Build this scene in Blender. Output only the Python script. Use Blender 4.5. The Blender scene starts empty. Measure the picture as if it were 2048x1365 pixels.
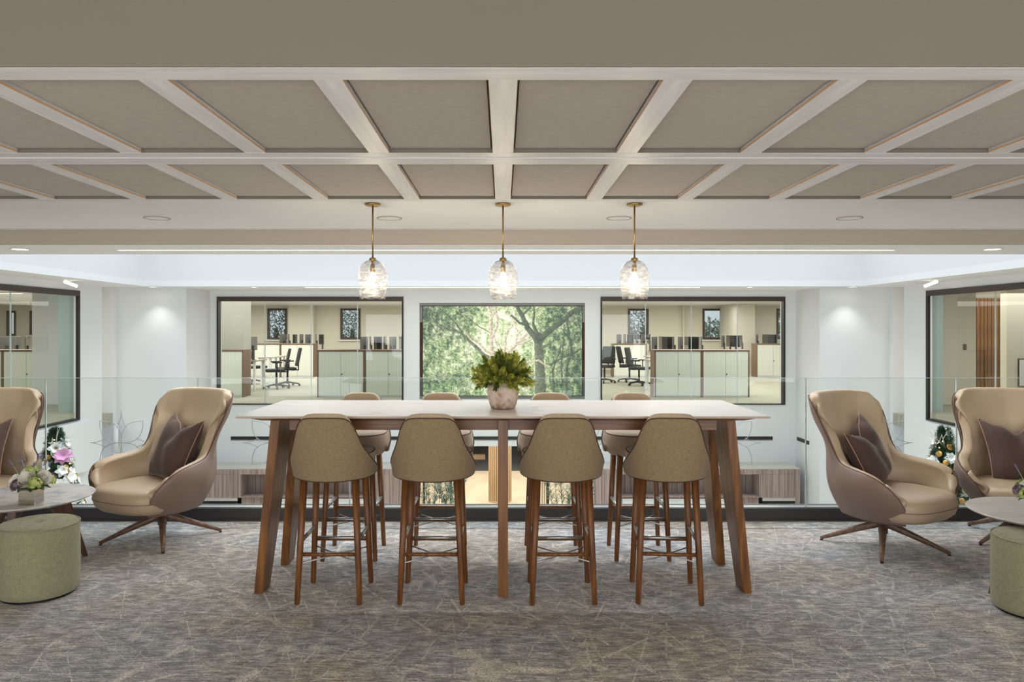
import bpy, bmesh, math, random
import numpy as np
from mathutils import Vector, Matrix
random.seed(7)
R = math.radians
PI = math.pi
C = bpy.context.scene.collection
S = bpy.context.scene

# ---------------------------------------------------------------- camera
F, CX, CY, H = 1500.0, 1006.0, 657.0, 1.5        # focal length in px, vanishing point, eye height
cam = bpy.data.cameras.new('camera')
cam.sensor_width = 36.0
cam.lens = F / 2048 * 36.0
cam.shift_x = (1024 - CX) / 2048
cam.shift_y = -(682.5 - CY) / 2048
cam.clip_start = 0.05
cam.clip_end = 200
camo = bpy.data.objects.new('camera', cam)
camo.location = (0, 0, H)
camo.rotation_euler = (PI / 2, 0, 0)
C.objects.link(camo)
S.camera = camo

def PX(x, Y):
    return (x - CX) / F * Y
def PZ(y, Y):
    return H - (y - CY) / F * Y

# ---------------------------------------------------------------- world, exposure, daylight and room lamps
w = bpy.data.worlds.new('overcast sky')
S.world = w
w.use_nodes = True
w.node_tree.nodes['Background'].inputs[0].default_value = (0.82, 0.90, 1.0, 1)
w.node_tree.nodes['Background'].inputs[1].default_value = 0.55
S.view_settings.view_transform = 'Standard'
S.view_settings.look = 'None'
S.view_settings.gamma = 1.0
S.view_settings.exposure = 0.55
S.view_settings.use_curve_mapping = False
S.cycles.use_denoising = True
S.cycles.max_bounces = 8
S.cycles.diffuse_bounces = 4
S.cycles.glossy_bounces = 4
S.cycles.transparent_max_bounces = 24
S.cycles.transmission_bounces = 6
S.cycles.sample_clamp_indirect = 4.0
S.cycles.caustics_reflective = False
S.cycles.caustics_refractive = False

def area(name, loc, sx, sy, power, col=(1, 1, 1), rot=(0, 0, 0), portal=False, spread=180):
    l = bpy.data.lights.new(name, 'AREA')
    l.shape = 'RECTANGLE'
    l.size, l.size_y = sx, sy
    l.energy = power
    l.color = col
    l.spread = R(spread)
    if portal:
        l.cycles.is_portal = True
    o = bpy.data.objects.new(name, l)
    o.location = loc
    o.rotation_euler = rot
    C.objects.link(o)
    return o
WARM = (1.0, 0.86, 0.70)
NEUT = (1.0, 0.985, 0.965)
# daylight coming down the roof light over the atrium
area('roof_daylight', (0, 9.7, 4.6), 12.3, 6.4, 380, (0.82, 0.91, 1.0), spread=92)
# added fill lights under the unseen ceiling, behind and above the camera
area('lounge_fill', (0, -0.7, 2.78), 10, 2.6, 220, NEUT, spread=100)
area('lounge_fill', (0, -2.9, 2.78), 10, 1.2, 120, NEUT, spread=120)
# added front fill, as daylight from unseen windows assumed behind the camera
area('facade_fill', (0, -3.7, 1.1), 12, 2.0, 250, (0.92, 0.96, 1.0), (R(90), 0, 0))
# office ceiling lamps
for lx in (-13, -6.5, -0.5, 5.5, 12):
    area('office_lamp', (lx, 20.3, 2.25), 4.2, 10.5, 250, (1.0, 0.965, 0.92))
area('office_lamp', (-9.3, 10.0, 2.25), 3, 5, 90, (1.0, 0.97, 0.92))
area('office_lamp', (9.3, 10.0, 2.25), 3, 5, 90, (1.0, 0.95, 0.88))
# lower floor, beyond the opening
area('lobby_lamp', (0, 20.5, -0.95), 5, 9, 250, (1.0, 0.90, 0.76))

# ---------------------------------------------------------------- materials
def new_mat(name):
    m = bpy.data.materials.new(name)
    m.use_nodes = True
    nt = m.node_tree
    return m, nt, nt.nodes['Principled BSDF']
def lin(c):
    return tuple(((v / 255) / 12.92 if v / 255 <= 0.04045 else ((v / 255 + 0.055) / 1.055) ** 2.4) for v in c) + (1,)
def plain(name, rgb, rough=0.6, metal=0.0, bump=0.0, bscale=80, var=0.0, vscale=3, sheen=0.0, spec=0.5):
    m, nt, b = new_mat(name)
    c = lin(rgb)
    b.inputs['Base Color'].default_value = c
    b.inputs['Roughness'].default_value = rough
    b.inputs['Metallic'].default_value = metal
    b.inputs['Specular IOR Level'].default_value = spec
    if sheen:
        b.inputs['Sheen Weight'].default_value = sheen
        b.inputs['Sheen Roughness'].default_value = 0.4
    tc = nt.nodes.new('ShaderNodeTexCoord')
    if var:
        n = nt.nodes.new('ShaderNodeTexNoise'); n.inputs['Scale'].default_value = vscale; n.inputs['Detail'].default_value = 4
        nt.links.new(tc.outputs['Object'], n.inputs['Vector'])
        r = nt.nodes.new('ShaderNodeValToRGB')
        r.color_ramp.elements[0].position = 0.3; r.color_ramp.elements[1].position = 0.7
        r.color_ramp.elements[0].color = tuple(v * (1 - var) for v in c[:3]) + (1,)
        r.color_ramp.elements[1].color = tuple(min(1, v * (1 + var)) for v in c[:3]) + (1,)
        nt.links.new(n.outputs['Fac'], r.inputs['Fac'])
        nt.links.new(r.outputs['Color'], b.inputs['Base Color'])
    if bump:
        n2 = nt.nodes.new('ShaderNodeTexNoise'); n2.inputs['Scale'].default_value = bscale; n2.inputs['Detail'].default_value = 3
        nt.links.new(tc.outputs['Object'], n2.inputs['Vector'])
        bp = nt.nodes.new('ShaderNodeBump'); bp.inputs['Strength'].default_value = bump; bp.inputs['Distance'].default_value = 0.004
        nt.links.new(n2.outputs['Fac'], bp.inputs['Height'])
        nt.links.new(bp.outputs['Normal'], b.inputs['Normal'])
    return m
def streaks(name, rgbs, scale=(60, 60, 2), rough=0.45, detail=4, bump=0.1, pos=(0.3, 0.5, 0.7)):
    """grain running along the axis with the small scale"""
    m, nt, b = new_mat(name)
    tc = nt.nodes.new('ShaderNodeTexCoord')
    mp = nt.nodes.new('ShaderNodeMapping'); mp.inputs['Scale'].default_value = scale
    n = nt.nodes.new('ShaderNodeTexNoise'); n.inputs['Scale'].default_value = 1; n.inputs['Detail'].default_value = detail
    nt.links.new(tc.outputs['Object'], mp.inputs['Vector']); nt.links.new(mp.outputs['Vector'], n.inputs['Vector'])
    r = nt.nodes.new('ShaderNodeValToRGB')
    while len(r.color_ramp.elements) < len(rgbs):
        r.color_ramp.elements.new(0.5)
    for i, (c, p) in enumerate(zip(rgbs, pos)):
        r.color_ramp.elements[i].position = p
        r.color_ramp.elements[i].color = lin(c)
    nt.links.new(n.outputs['Fac'], r.inputs['Fac']); nt.links.new(r.outputs['Color'], b.inputs['Base Color'])
    b.inputs['Roughness'].default_value = rough
    if bump:
        bp = nt.nodes.new('ShaderNodeBump'); bp.inputs['Strength'].default_value = bump; bp.inputs['Distance'].default_value = 0.002
        nt.links.new(n.outputs['Fac'], bp.inputs['Height']); nt.links.new(bp.outputs['Normal'], b.inputs['Normal'])
    return m
def woven(name, rgb, sc=420, depth=0.30, rough=0.9):
    m, nt, b = new_mat(name)
    tc = nt.nodes.new('ShaderNodeTexCoord')
    outs = []
    for scl in ((sc, sc, sc * 0.12), (sc * 0.12, sc * 0.12, sc)):
        mp = nt.nodes.new('ShaderNodeMapping'); mp.inputs['Scale'].default_value = scl
        n = nt.nodes.new('ShaderNodeTexNoise'); n.inputs['Scale'].default_value = 1; n.inputs['Detail'].default_value = 2
        nt.links.new(tc.outputs['Object'], mp.inputs['Vector']); nt.links.new(mp.outputs['Vector'], n.inputs['Vector'])
        outs.append(n)
    a = nt.nodes.new('ShaderNodeMath'); a.operation = 'ADD'
    nt.links.new(outs[0].outputs['Fac'], a.inputs[0]); nt.links.new(outs[1].outputs['Fac'], a.inputs[1])
    h = nt.nodes.new('ShaderNodeMath'); h.operation = 'MULTIPLY'; h.inputs[1].default_value = 0.5
    nt.links.new(a.outputs[0], h.inputs[0])
    r = nt.nodes.new('ShaderNodeValToRGB')
    c = lin(rgb)
    r.color_ramp.elements[0].position = 0.36; r.color_ramp.elements[1].position = 0.64
    r.color_ramp.elements[0].color = tuple(v * (1 - depth) for v in c[:3]) + (1,)
    r.color_ramp.elements[1].color = tuple(min(1, v * (1 + depth)) for v in c[:3]) + (1,)
    nt.links.new(h.outputs[0], r.inputs['Fac']); nt.links.new(r.outputs['Color'], b.inputs['Base Color'])
    b.inputs['Roughness'].default_value = rough
    b.inputs['Sheen Weight'].default_value = 0.15
    bp = nt.nodes.new('ShaderNodeBump'); bp.inputs['Strength'].default_value = 0.35; bp.inputs['Distance'].default_value = 0.001
    nt.links.new(h.outputs[0], bp.inputs['Height']); nt.links.new(bp.outputs['Normal'], b.inputs['Normal'])
    return m
def emit(name, rgb, strength):
    m, nt, b = new_mat(name)
    b.inputs['Base Color'].default_value = lin(rgb)
    b.inputs['Emission Color'].default_value = lin(rgb)
    b.inputs['Emission Strength'].default_value = strength
    return m
def sheet_glass(name, tint=(0.93, 0.97, 0.95), ior=1.45, rough=0.0, haze=0.0):
    m = bpy.data.materials.new(name); m.use_nodes = True
    nt = m.node_tree
    for n in list(nt.nodes): nt.nodes.remove(n)
    out = nt.nodes.new('ShaderNodeOutputMaterial')
    tr = nt.nodes.new('ShaderNodeBsdfTransparent'); tr.inputs[0].default_value = tint + (1,)
    gl = nt.nodes.new('ShaderNodeBsdfGlossy'); gl.inputs['Roughness'].default_value = rough
    fr = nt.nodes.new('ShaderNodeFresnel'); fr.inputs[0].default_value = ior
    mx = nt.nodes.new('ShaderNodeMixShader')
    ge = nt.nodes.new('ShaderNodeNewGeometry'); sb = nt.nodes.new('ShaderNodeMath'); sb.operation = 'SUBTRACT'; sb.inputs[0].default_value = 1.0
    nt.links.new(ge.outputs['Backfacing'], sb.inputs[1])
    mu = nt.nodes.new('ShaderNodeMath'); mu.operation = 'MULTIPLY'; nt.links.new(fr.outputs[0], mu.inputs[0]); nt.links.new(sb.outputs[0], mu.inputs[1])
    nt.links.new(mu.outputs[0], mx.inputs[0]); nt.links.new(tr.outputs[0], mx.inputs[1]); nt.links.new(gl.outputs[0], mx.inputs[2])
    last = mx
    if haze:
        df = nt.nodes.new('ShaderNodeBsdfDiffuse'); df.inputs[0].default_value = (0.80, 0.86, 0.84, 1)
        m2 = nt.nodes.new('ShaderNodeMixShader'); m2.inputs[0].default_value = haze
        nt.links.new(mx.outputs[0], m2.inputs[1]); nt.links.new(df.outputs[0], m2.inputs[2]); last = m2
    nt.links.new(last.outputs[0], out.inputs['Surface'])
    return m

M = {}
M['white_wall'] = plain('white emulsion', (228, 230, 231), 0.7, bump=0.03, bscale=200)
M['soffit'] = plain('white soffit emulsion', (236, 238, 239), 0.8)
M['taupe'] = plain('taupe emulsion', (178, 167, 151), 0.8, var=0.02, vscale=1.2)

M['bulkhead'] = plain('shade dimmed emulsion', (114, 107, 96), 0.8, var=0.02, vscale=1.2)  # taupe darkened in the colour for the weaker light on these faces
M['ceil_white'] = plain('ceiling emulsion', (238, 239, 240), 0.6, var=0.015, vscale=2)
M['rib'] = streaks('pale stained timber batten', [(216, 215, 214), (226, 225, 224), (234, 233, 231)], (3, 40, 40), 0.42, bump=0.03)
M['rib_y'] = streaks('pale stained timber rib', [(216, 215, 214), (226, 225, 224), (234, 233, 231)], (40, 3, 40), 0.42, bump=0.03)
M['panel'] = woven('acoustic felt panel', (170, 160, 148), 220, 0.07)
M['edge'] = plain('bare timber edge', (216, 176, 138), 0.6)
M['edge_strip'] = plain('brown edging', (112, 92, 72), 0.7)
M['bronze'] = plain('dark bronze frame', (70, 58, 52), 0.45, 0.3)
M['bronze_dark'] = plain('near black frame', (34, 31, 30), 0.5, 0.2)
M['kerb'] = plain('black powder coated kerb', (52, 49, 50), 0.42, 0.1, var=0.05)
M['steel'] = plain('brushed steel', (190, 192, 192), 0.28, 0.95)
M['steel_dark'] = plain('dark steel', (95, 98, 104), 0.32, 0.9)
M['surround'] = plain('matt grey surround', (158, 156, 150), 0.6)
M['brass'] = plain('brushed brass', (176, 146, 92), 0.28, 0.95)
M['glass'] = sheet_glass('clear balustrade glass', (0.965, 0.985, 0.975))
M['pane'] = sheet_glass('office partition glass', (0.955, 0.975, 0.955), 1.5)
M['etch'] = plain('etched glass line', (176, 186, 190), 0.5)
M['joint'] = plain('glass edge joint', (196, 206, 208), 0.25)
M['frost'] = plain('frosted glass screen', (160, 180, 176), 0.35)
M['walnut'] = streaks('walnut stained ash', [(84, 50, 20), (114, 72, 32), (142, 96, 46)], (30, 30, 2.2), 0.38, bump=0.15)
M['walnut_h'] = streaks('walnut stained rail', [(84, 50, 20), (114, 72, 32), (142, 96, 46)], (2.2, 40, 40), 0.38, bump=0.15)
M['walnut_leg'] = streaks('walnut turned leg', [(84, 48, 20), (112, 68, 32), (136, 88, 44)], (60, 60, 4), 0.42, bump=0.1)
M['stool'] = woven('oatmeal woven upholstery', (140, 121, 91), 420, 0.26)
M['stool_top'] = woven('pale oatmeal upholstery', (186, 166, 142), 420, 0.12)
M['seam'] = plain('brown piping', (72, 48, 34), 0.8)
M['leather'] = plain('tan leather', (186, 165, 138), 0.42, bump=0.10, bscale=260, var=0.06, vscale=4)
M['leather_out'] = plain('mushroom leather shell', (128, 108, 96), 0.5, bump=0.10, bscale=260, var=0.05, vscale=5)
M['leather_seam'] = plain('burgundy seam', (92, 62, 54), 0.7)
M['velvet'] = plain('brown velvet', (78, 60, 50), 0.85, bump=0.25, bscale=16, var=0.16, vscale=6, sheen=0.18)
M['velvet_pipe'] = plain('pink beige piping', (176, 140, 122), 0.7)
M['chair_leg'] = streaks('grey brown oak leg', [(92, 66, 52), (112, 84, 66), (128, 100, 82)], (30, 30, 30), 0.4)
M['collar'] = plain('black collar', (28, 28, 30), 0.35, 0.4)
M['olive'] = woven('sage wool upholstery', (146, 143, 112), 300, 0.22)
M['dark_timber'] = streaks('dark oak table leg', [(70, 46, 34), (92, 64, 48), (110, 78, 60)], (30, 30, 3), 0.45)
M['monitor'] = plain('monitor plastic', (52, 54, 56), 0.45)
M['monitor_grey'] = plain('grey monitor back', (98, 98, 96), 0.4)
M['chair_black'] = plain('task chair mesh', (34, 38, 40), 0.7)
M['tambour'] = streaks('white tambour door', [(214, 218, 206), (222, 226, 216), (228, 230, 222)], (60, 1, 0.3), 0.5, bump=0.3)
M['office_wall'] = plain('warm white office wall', (218, 212, 198), 0.8)
M['office_timber'] = plain('walnut carcass', (112, 86, 66), 0.5)
M['pier_shade'] = plain('shade greyed pier', (168, 168, 158), 0.7)  # office wall tone greyed, the shade of the unlit pier put into its colour
M['greige'] = plain('desk top', (170, 158, 146), 0.5)
M['office_carpet'] = streaks('pale office carpet', [(150, 148, 134), (168, 165, 150), (184, 180, 164)], (2, 18, 1), 0.95)
M['zebrano'] = streaks('grey striped veneer', [(122, 102, 96), (150, 130, 122), (172, 154, 146)], (45, 45, 0.8), 0.5, pos=(0.35, 0.5, 0.65))
M['zebrano_top'] = plain('grey stone counter top', (190, 182, 174), 0.35)
M['oak_slat'] = streaks('oak slat', [(176, 148, 118), (192, 166, 136), (204, 180, 150)], (40, 40, 1), 0.5)
M['oak_gap'] = plain('dark brown backing', (80, 50, 34), 0.7)  # plain dark brown for grooves, speaker strips and the column core
M['lobby_floor'] = streaks('pale lobby flooring', [(204, 188, 166), (212, 198, 178), (220, 206, 188)], (3, 1.2, 1), 0.4, bump=0)
M['lobby_carpet'] = plain('charcoal lobby carpet', (74, 74, 80), 0.95, var=0.1, vscale=6)
M['dark'] = plain('dark recess', (22, 23, 26), 0.5)
M['black_gloss'] = plain('black glass fronted appliance', (20, 20, 24), 0.15)
M['led'] = emit('lit led strip', (255, 246, 226), 9.0)
M['led_soft'] = emit('lit office lamp', (255, 244, 222), 2.2)
M['bulb'] = emit('lit bulb', (255, 232, 196), 14.0)
M['fairy'] = emit('lit fairy light', (255, 196, 110), 6.0)
M['lock'] = plain('lock barrel', (70, 66, 60), 0.4, 0.6)

# carpet: dark, horizontally streaked ground crossed by pale scratchy lines
def carpet():
    m, nt, b = new_mat('patterned carpet')
    L = nt.links.new
    N = nt.nodes.new
    tc = N('ShaderNodeTexCoord')
    def noise(scale, sc=(1, 1, 1), detail=4, rough=0.6):
        mp = N('ShaderNodeMapping'); mp.inputs['Scale'].default_value = sc
        n = N('ShaderNodeTexNoise'); n.inputs['Scale'].default_value = scale; n.inputs['Detail'].default_value = detail; n.inputs['Roughness'].default_value = rough
        L(tc.outputs['Object'], mp.inputs['Vector']); L(mp.outputs['Vector'], n.inputs['Vector'])
        return n
    def math_(op, a, b_, c=None, clamp=False):
        n = N('ShaderNodeMath'); n.operation = op; n.use_clamp = clamp
        for i, v in enumerate((a, b_, c)):
            if v is None: continue
            if isinstance(v, (int, float)): n.inputs[i].default_value = v
            else: L(v, n.inputs[i])
        return n.outputs[0]
    def rng(v, a, b_, c=0.0, d=1.0):
        n = N('ShaderNodeMapRange'); L(v, n.inputs[0])
        n.inputs[1].default_value = a; n.inputs[2].default_value = b_; n.inputs[3].default_value = c; n.inputs[4].default_value = d
        return n.outputs[0]
    patch = noise(10, (1, 1.9, 1), 6, 0.75).outputs['Fac']
    tone = noise(0.9, (1, 1.2, 1), 2).outputs['Fac']
    streak = noise(1, (9, 120, 1), 4, 0.75).outputs['Fac']
    fine = noise(1, (90, 260, 1), 2, 0.7).outputs['Fac']
    dist = noise(4, (1, 1, 1), 3)
    lines = None
    for (ang, su, sv, w_, off, k) in ((22, .45, 4.2, 0.011, 0.0, 0.95), (64, .5, 4.6, 0.011, 5.1, 0.95), (107, .45, 4.3, 0.011, 9.7, 0.9), (149, .5, 4.7, 0.011, 14.3, 0.95), (3, .6, 9.0, 0.014, 21.3, 0.6), (84, .8, 8.0, 0.014, 31.3, 0.7), (128, .8, 8.0, 0.014, 37.9, 0.7), (42, .8, 8.0, 0.014, 44.9, 0.7)):
        mr = N('ShaderNodeMapping'); mr.inputs['Rotation'].default_value = (0, 0, R(ang)); L(tc.outputs['Object'], mr.inputs['Vector'])
        mp = N('ShaderNodeMapping'); mp.inputs['Location'].default_value = (off, off * 0.7, off * 0.3); mp.inputs['Scale'].default_value = (su, sv, 1)
        L(mr.outputs['Vector'], mp.inputs['Vector'])
        v = N('ShaderNodeTexNoise'); v.inputs['Scale'].default_value = 1.0; v.inputs['Detail'].default_value = 0.0
        L(mp.outputs['Vector'], v.inputs['Vector'])
        ab = math_('ABSOLUTE', math_('SUBTRACT', v.outputs['Fac'], 0.5), None)
        ln = rng(ab, 0.0, w_, k, 0.0)
        mk = noise(5.0, (1 + off * 0.03, 1.3, 1), 2).outputs['Fac']
        ln = math_('MULTIPLY', ln, rng(mk, 0.48, 0.56))
        lines = ln if lines is None else math_('MAXIMUM', lines, ln)
    lines = math_('MULTIPLY', lines, rng(fine, 0.34, 0.60, 0.15, 1.0))
    base = math_('ADD', math_('MULTIPLY', patch, 0.45), math_('MULTIPLY', streak, 0.55))
    ramp = N('ShaderNodeValToRGB')
    e = ramp.color_ramp.elements
    e[0].position = 0.40; e[0].color = lin((84, 78, 75))
    e[1].position = 0.62; e[1].color = lin((226, 214, 198))
    e2 = e.new(0.47); e2.color = lin((128, 119, 111))
    e3 = e.new(0.53); e3.color = lin((172, 161, 148))
    L(base, ramp.inputs['Fac'])
    ramp2 = N('ShaderNodeValToRGB')
    f = ramp2.color_ramp.elements
    f[0].position = 0.40; f[0].color = lin((82, 84, 91))
    f[1].position = 0.62; f[1].color = lin((224, 221, 216))
    f2 = f.new(0.47); f2.color = lin((122, 124, 130))
    f3 = f.new(0.53); f3.color = lin((168, 168, 168))
    L(base, ramp2.inputs['Fac'])
    mixb = N('ShaderNodeMix'); mixb.data_type = 'RGBA'
    L(rng(tone, 0.42, 0.58), mixb.inputs['Factor']); L(ramp.outputs['Color'], mixb.inputs[6]); L(ramp2.outputs['Color'], mixb.inputs[7])
    mixl = N('ShaderNodeMix'); mixl.data_type = 'RGBA'
    L(lines, mixl.inputs['Factor']); L(mixb.outputs[2], mixl.inputs[6]); mixl.inputs[7].default_value = lin((232, 224, 210))
    fm = N('ShaderNodeMix'); fm.data_type = 'RGBA'; fm.blend_type = 'MULTIPLY'; fm.inputs['Factor'].default_value = 1
    g = N('ShaderNodeCombineColor')
    fr = rng(fine, 0.3, 0.7, 0.28, 1.66)
    for i in range(3): L(fr, g.inputs[i])
    L(mixl.outputs[2], fm.inputs[6]); L(g.outputs[0], fm.inputs[7])
    L(fm.outputs[2], b.inputs['Base Color'])
    b.inputs['Roughness'].default_value = 0.95
    b.inputs['Specular IOR Level'].default_value = 0.3; b.inputs['Sheen Weight'].default_value = 0.35; b.inputs['Sheen Roughness'].default_value = 0.5
    bp = N('ShaderNodeBump'); bp.inputs['Strength'].default_value = 0.5; bp.inputs['Distance'].default_value = 0.004
    L(fine, bp.inputs['Height']); L(bp.outputs['Normal'], b.inputs['Normal'])
    return m
M['carpet'] = carpet()

def stone(name, base, vein, amount, scale, rough=0.25, cloud=0.0, cloudc=(170, 176, 186)):
    m, nt, b = new_mat(name)
    L = nt.links.new; N = nt.nodes.new
    tc = N('ShaderNodeTexCoord')
    n = N('ShaderNodeTexNoise'); n.inputs['Scale'].default_value = scale; n.inputs['Detail'].default_value = 6; n.inputs['Distortion'].default_value = 1.2
    mp = N('ShaderNodeMapping'); mp.inputs['Scale'].default_value = (0.6, 1.6, 1); mp.inputs['Rotation'].default_value = (0, 0, 0.5)
    L(tc.outputs['Object'], mp.inputs['Vector']); L(mp.outputs['Vector'], n.inputs['Vector'])
    s = N('ShaderNodeMath'); s.operation = 'SUBTRACT'; s.inputs[1].default_value = 0.5; L(n.outputs['Fac'], s.inputs[0])
    a = N('ShaderNodeMath'); a.operation = 'ABSOLUTE'; L(s.outputs[0], a.inputs[0])
    r = N('ShaderNodeMapRange'); r.inputs[1].default_value = 0.0; r.inputs[2].default_value = 0.018; r.inputs[3].default_value = amount; r.inputs[4].default_value = 0
    L(a.outputs[0], r.inputs[0])
    mx = N('ShaderNodeMix'); mx.data_type = 'RGBA'; mx.inputs[6].default_value = lin(base); mx.inputs[7].default_value = lin(vein)
    L(r.outputs[0], mx.inputs['Factor'])
    last = mx.outputs[2]
    if cloud:
        n2 = N('ShaderNodeTexNoise'); n2.inputs['Scale'].default_value = scale * 2.2; n2.inputs['Detail'].default_value = 5
        L(tc.outputs['Object'], n2.inputs['Vector'])
        r2 = N('ShaderNodeMapRange'); r2.inputs[1].default_value = 0.48; r2.inputs[2].default_value = 0.66; r2.inputs[4].default_value = cloud
        L(n2.outputs['Fac'], r2.inputs[0])
        m2 = N('ShaderNodeMix'); m2.data_type = 'RGBA'; L(r2.outputs[0], m2.inputs['Factor']); L(last, m2.inputs[6]); m2.inputs[7].default_value = lin(cloudc)
        last = m2.outputs[2]
    L(last, b.inputs['Base Color'])
    b.inputs['Roughness'].default_value = rough
    return m
M['ceramic'] = stone('white ceramic slab', (206, 202, 197), (180, 172, 166), 0.45, 1.1, 0.22)
M['slab_edge'] = plain('slab edge', (176, 156, 136), 0.4)
M['marble'] = stone('pale marble top', (214, 210, 204), (160, 160, 166), 0.5, 3.0, 0.2, 0.8, (158, 162, 172))
M['travertine'] = stone('pale travertine top', (204, 198, 190), (168, 160, 150), 0.5, 3.0, 0.3, 0.5, (180, 172, 164))

def shade_glass():
    m = bpy.data.materials.new('textured shade glass'); m.use_nodes = True
    nt = m.node_tree
    for n in list(nt.nodes): nt.nodes.remove(n)
    L = nt.links.new; N = nt.nodes.new
    out = N('ShaderNodeOutputMaterial')
    tc = N('ShaderNodeTexCoord')
    mp = N('ShaderNodeMapping'); mp.inputs['Scale'].default_value = (26, 26, 75)
    n = N('ShaderNodeTexNoise'); n.inputs['Scale'].default_value = 1; n.inputs['Detail'].default_value = 3; n.inputs['Distortion'].default_value = 1.0
    L(tc.outputs['Object'], mp.inputs['Vector']); L(mp.outputs['Vector'], n.inputs['Vector'])
    bp = N('ShaderNodeBump'); bp.inputs['Strength'].default_value = 1.0; bp.inputs['Distance'].default_value = 0.012
    L(n.outputs['Fac'], bp.inputs['Height'])
    tr = N('ShaderNodeBsdfTransparent'); rt = N('ShaderNodeMapRange'); rt.inputs[1].default_value = 0.42; rt.inputs[2].default_value = 0.60; rt.inputs[3].default_value = 0.98; rt.inputs[4].default_value = 0.70; L(n.outputs['Fac'], rt.inputs[0]); L(rt.outputs[0], tr.inputs[0])
    gl = N('ShaderNodeBsdfGlossy'); gl.inputs['Roughness'].default_value = 0.08; L(bp.outputs[0], gl.inputs['Normal'])
    tl = N('ShaderNodeBsdfTranslucent'); tl.inputs[0].default_value = (0.95, 0.93, 0.9, 1); L(bp.outputs[0], tl.inputs['Normal'])
    fr = N('ShaderNodeFresnel'); fr.inputs[0].default_value = 1.5; L(bp.outputs[0], fr.inputs['Normal'])
    r = N('ShaderNodeMapRange'); r.inputs[1].default_value = 0.48; r.inputs[2].default_value = 0.60; r.inputs[3].default_value = 0.008; r.inputs[4].default_value = 0.07
    L(n.outputs['Fac'], r.inputs[0])
    m1 = N('ShaderNodeMixShader'); L(r.outputs[0], m1.inputs[0]); L(tr.outputs[0], m1.inputs[1]); L(tl.outputs[0], m1.inputs[2])
    ge = N('ShaderNodeNewGeometry'); sb = N('ShaderNodeMath'); sb.operation = 'SUBTRACT'; sb.inputs[0].default_value = 1.0; L(ge.outputs['Backfacing'], sb.inputs[1])
    mu = N('ShaderNodeMath'); mu.operation = 'MULTIPLY'; L(fr.outputs[0], mu.inputs[0]); L(sb.outputs[0], mu.inputs[1])
    m2 = N('ShaderNodeMixShader'); L(mu.outputs[0], m2.inputs[0]); L(m1.outputs[0], m2.inputs[1]); L(gl.outputs[0], m2.inputs[2])
    L(m2.outputs[0], out.inputs['Surface'])
    return m
M['shade'] = shade_glass()

# ---------------------------------------------------------------- mesh helpers
def tagset(o, label=None, cat=None, group=None, kind=None):
    if label: o['label'] = label
    if cat: o['category'] = cat
    if group: o['group'] = group
    if kind: o['kind'] = kind
    return o
def obj(name, bm, mat, parent=None, smooth=False, loc=None):
    me = bpy.data.meshes.new(name)
    bmesh.ops.recalc_face_normals(bm, faces=bm.faces)
    bm.to_mesh(me); bm.free()
    mats = mat if isinstance(mat, (list, tuple)) else [mat]
    for mm in mats: me.materials.append(mm)
    if smooth:
        for p in me.polygons: p.use_smooth = True
    o = bpy.data.objects.new(name, me)
    C.objects.link(o)
    if parent is not None: o.parent = parent
    if loc is not None: o.location = loc
    return o
def thing(name, label, cat, loc=(0, 0, 0), rz=0.0, group=None):
    o = bpy.data.objects.new(name, None)
    o.empty_display_size = 0.1
    C.objects.link(o)
    o.location = loc; o.rotation_euler = (0, 0, rz)
    return tagset(o, label, cat, group)
def kids(o):
    return [c for c in ALLKIDS.get(o.name, [])]
def dup(o, parent=None):
    c = o.copy(); C.objects.link(c)
    if parent is not None: c.parent = parent
    for ch in list(o.children): dup(ch, c)
    return c
def place(o, loc, rz, label, group=None):
    o.location = loc; o.rotation_euler = (0, 0, rz)
    o['label'] = label
    if group: o['group'] = group
    return o
def box(bm, x0, x1, y0, y1, z0, z1, mi=0, bevel=0.0):
    vs = [bm.verts.new(p) for p in ((x0, y0, z0), (x1, y0, z0), (x1, y1, z0), (x0, y1, z0), (x0, y0, z1), (x1, y0, z1), (x1, y1, z1), (x0, y1, z1))]
    fs = [bm.faces.new([vs[i] for i in q]) for q in ((0, 3, 2, 1), (4, 5, 6, 7), (0, 1, 5, 4), (1, 2, 6, 5), (2, 3, 7, 6), (3, 0, 4, 7))]
    for f in fs: f.material_index = mi
    if bevel:
        es = list({e for f in fs for e in f.edges})
        bmesh.ops.bevel(bm, geom=es, offset=bevel, segments=2, affect='EDGES', profile=0.6)
    return bm
def B(x0, x1, y0, y1, z0, z1, bevel=0.0):
    return box(bmesh.new(), x0, x1, y0, y1, z0, z1, 0, bevel)
def prism(bm, bottom, top):
    """solid between two polygons with the same number of corners"""
    n = len(bottom)
    a = [bm.verts.new(p) for p in bottom]; b = [bm.verts.new(p) for p in top]
    bm.faces.new(a[::-1]); bm.faces.new(b)
    for i in range(n): bm.faces.new((a[i], a[(i + 1) % n], b[(i + 1) % n], b[i]))
    return bm
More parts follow.
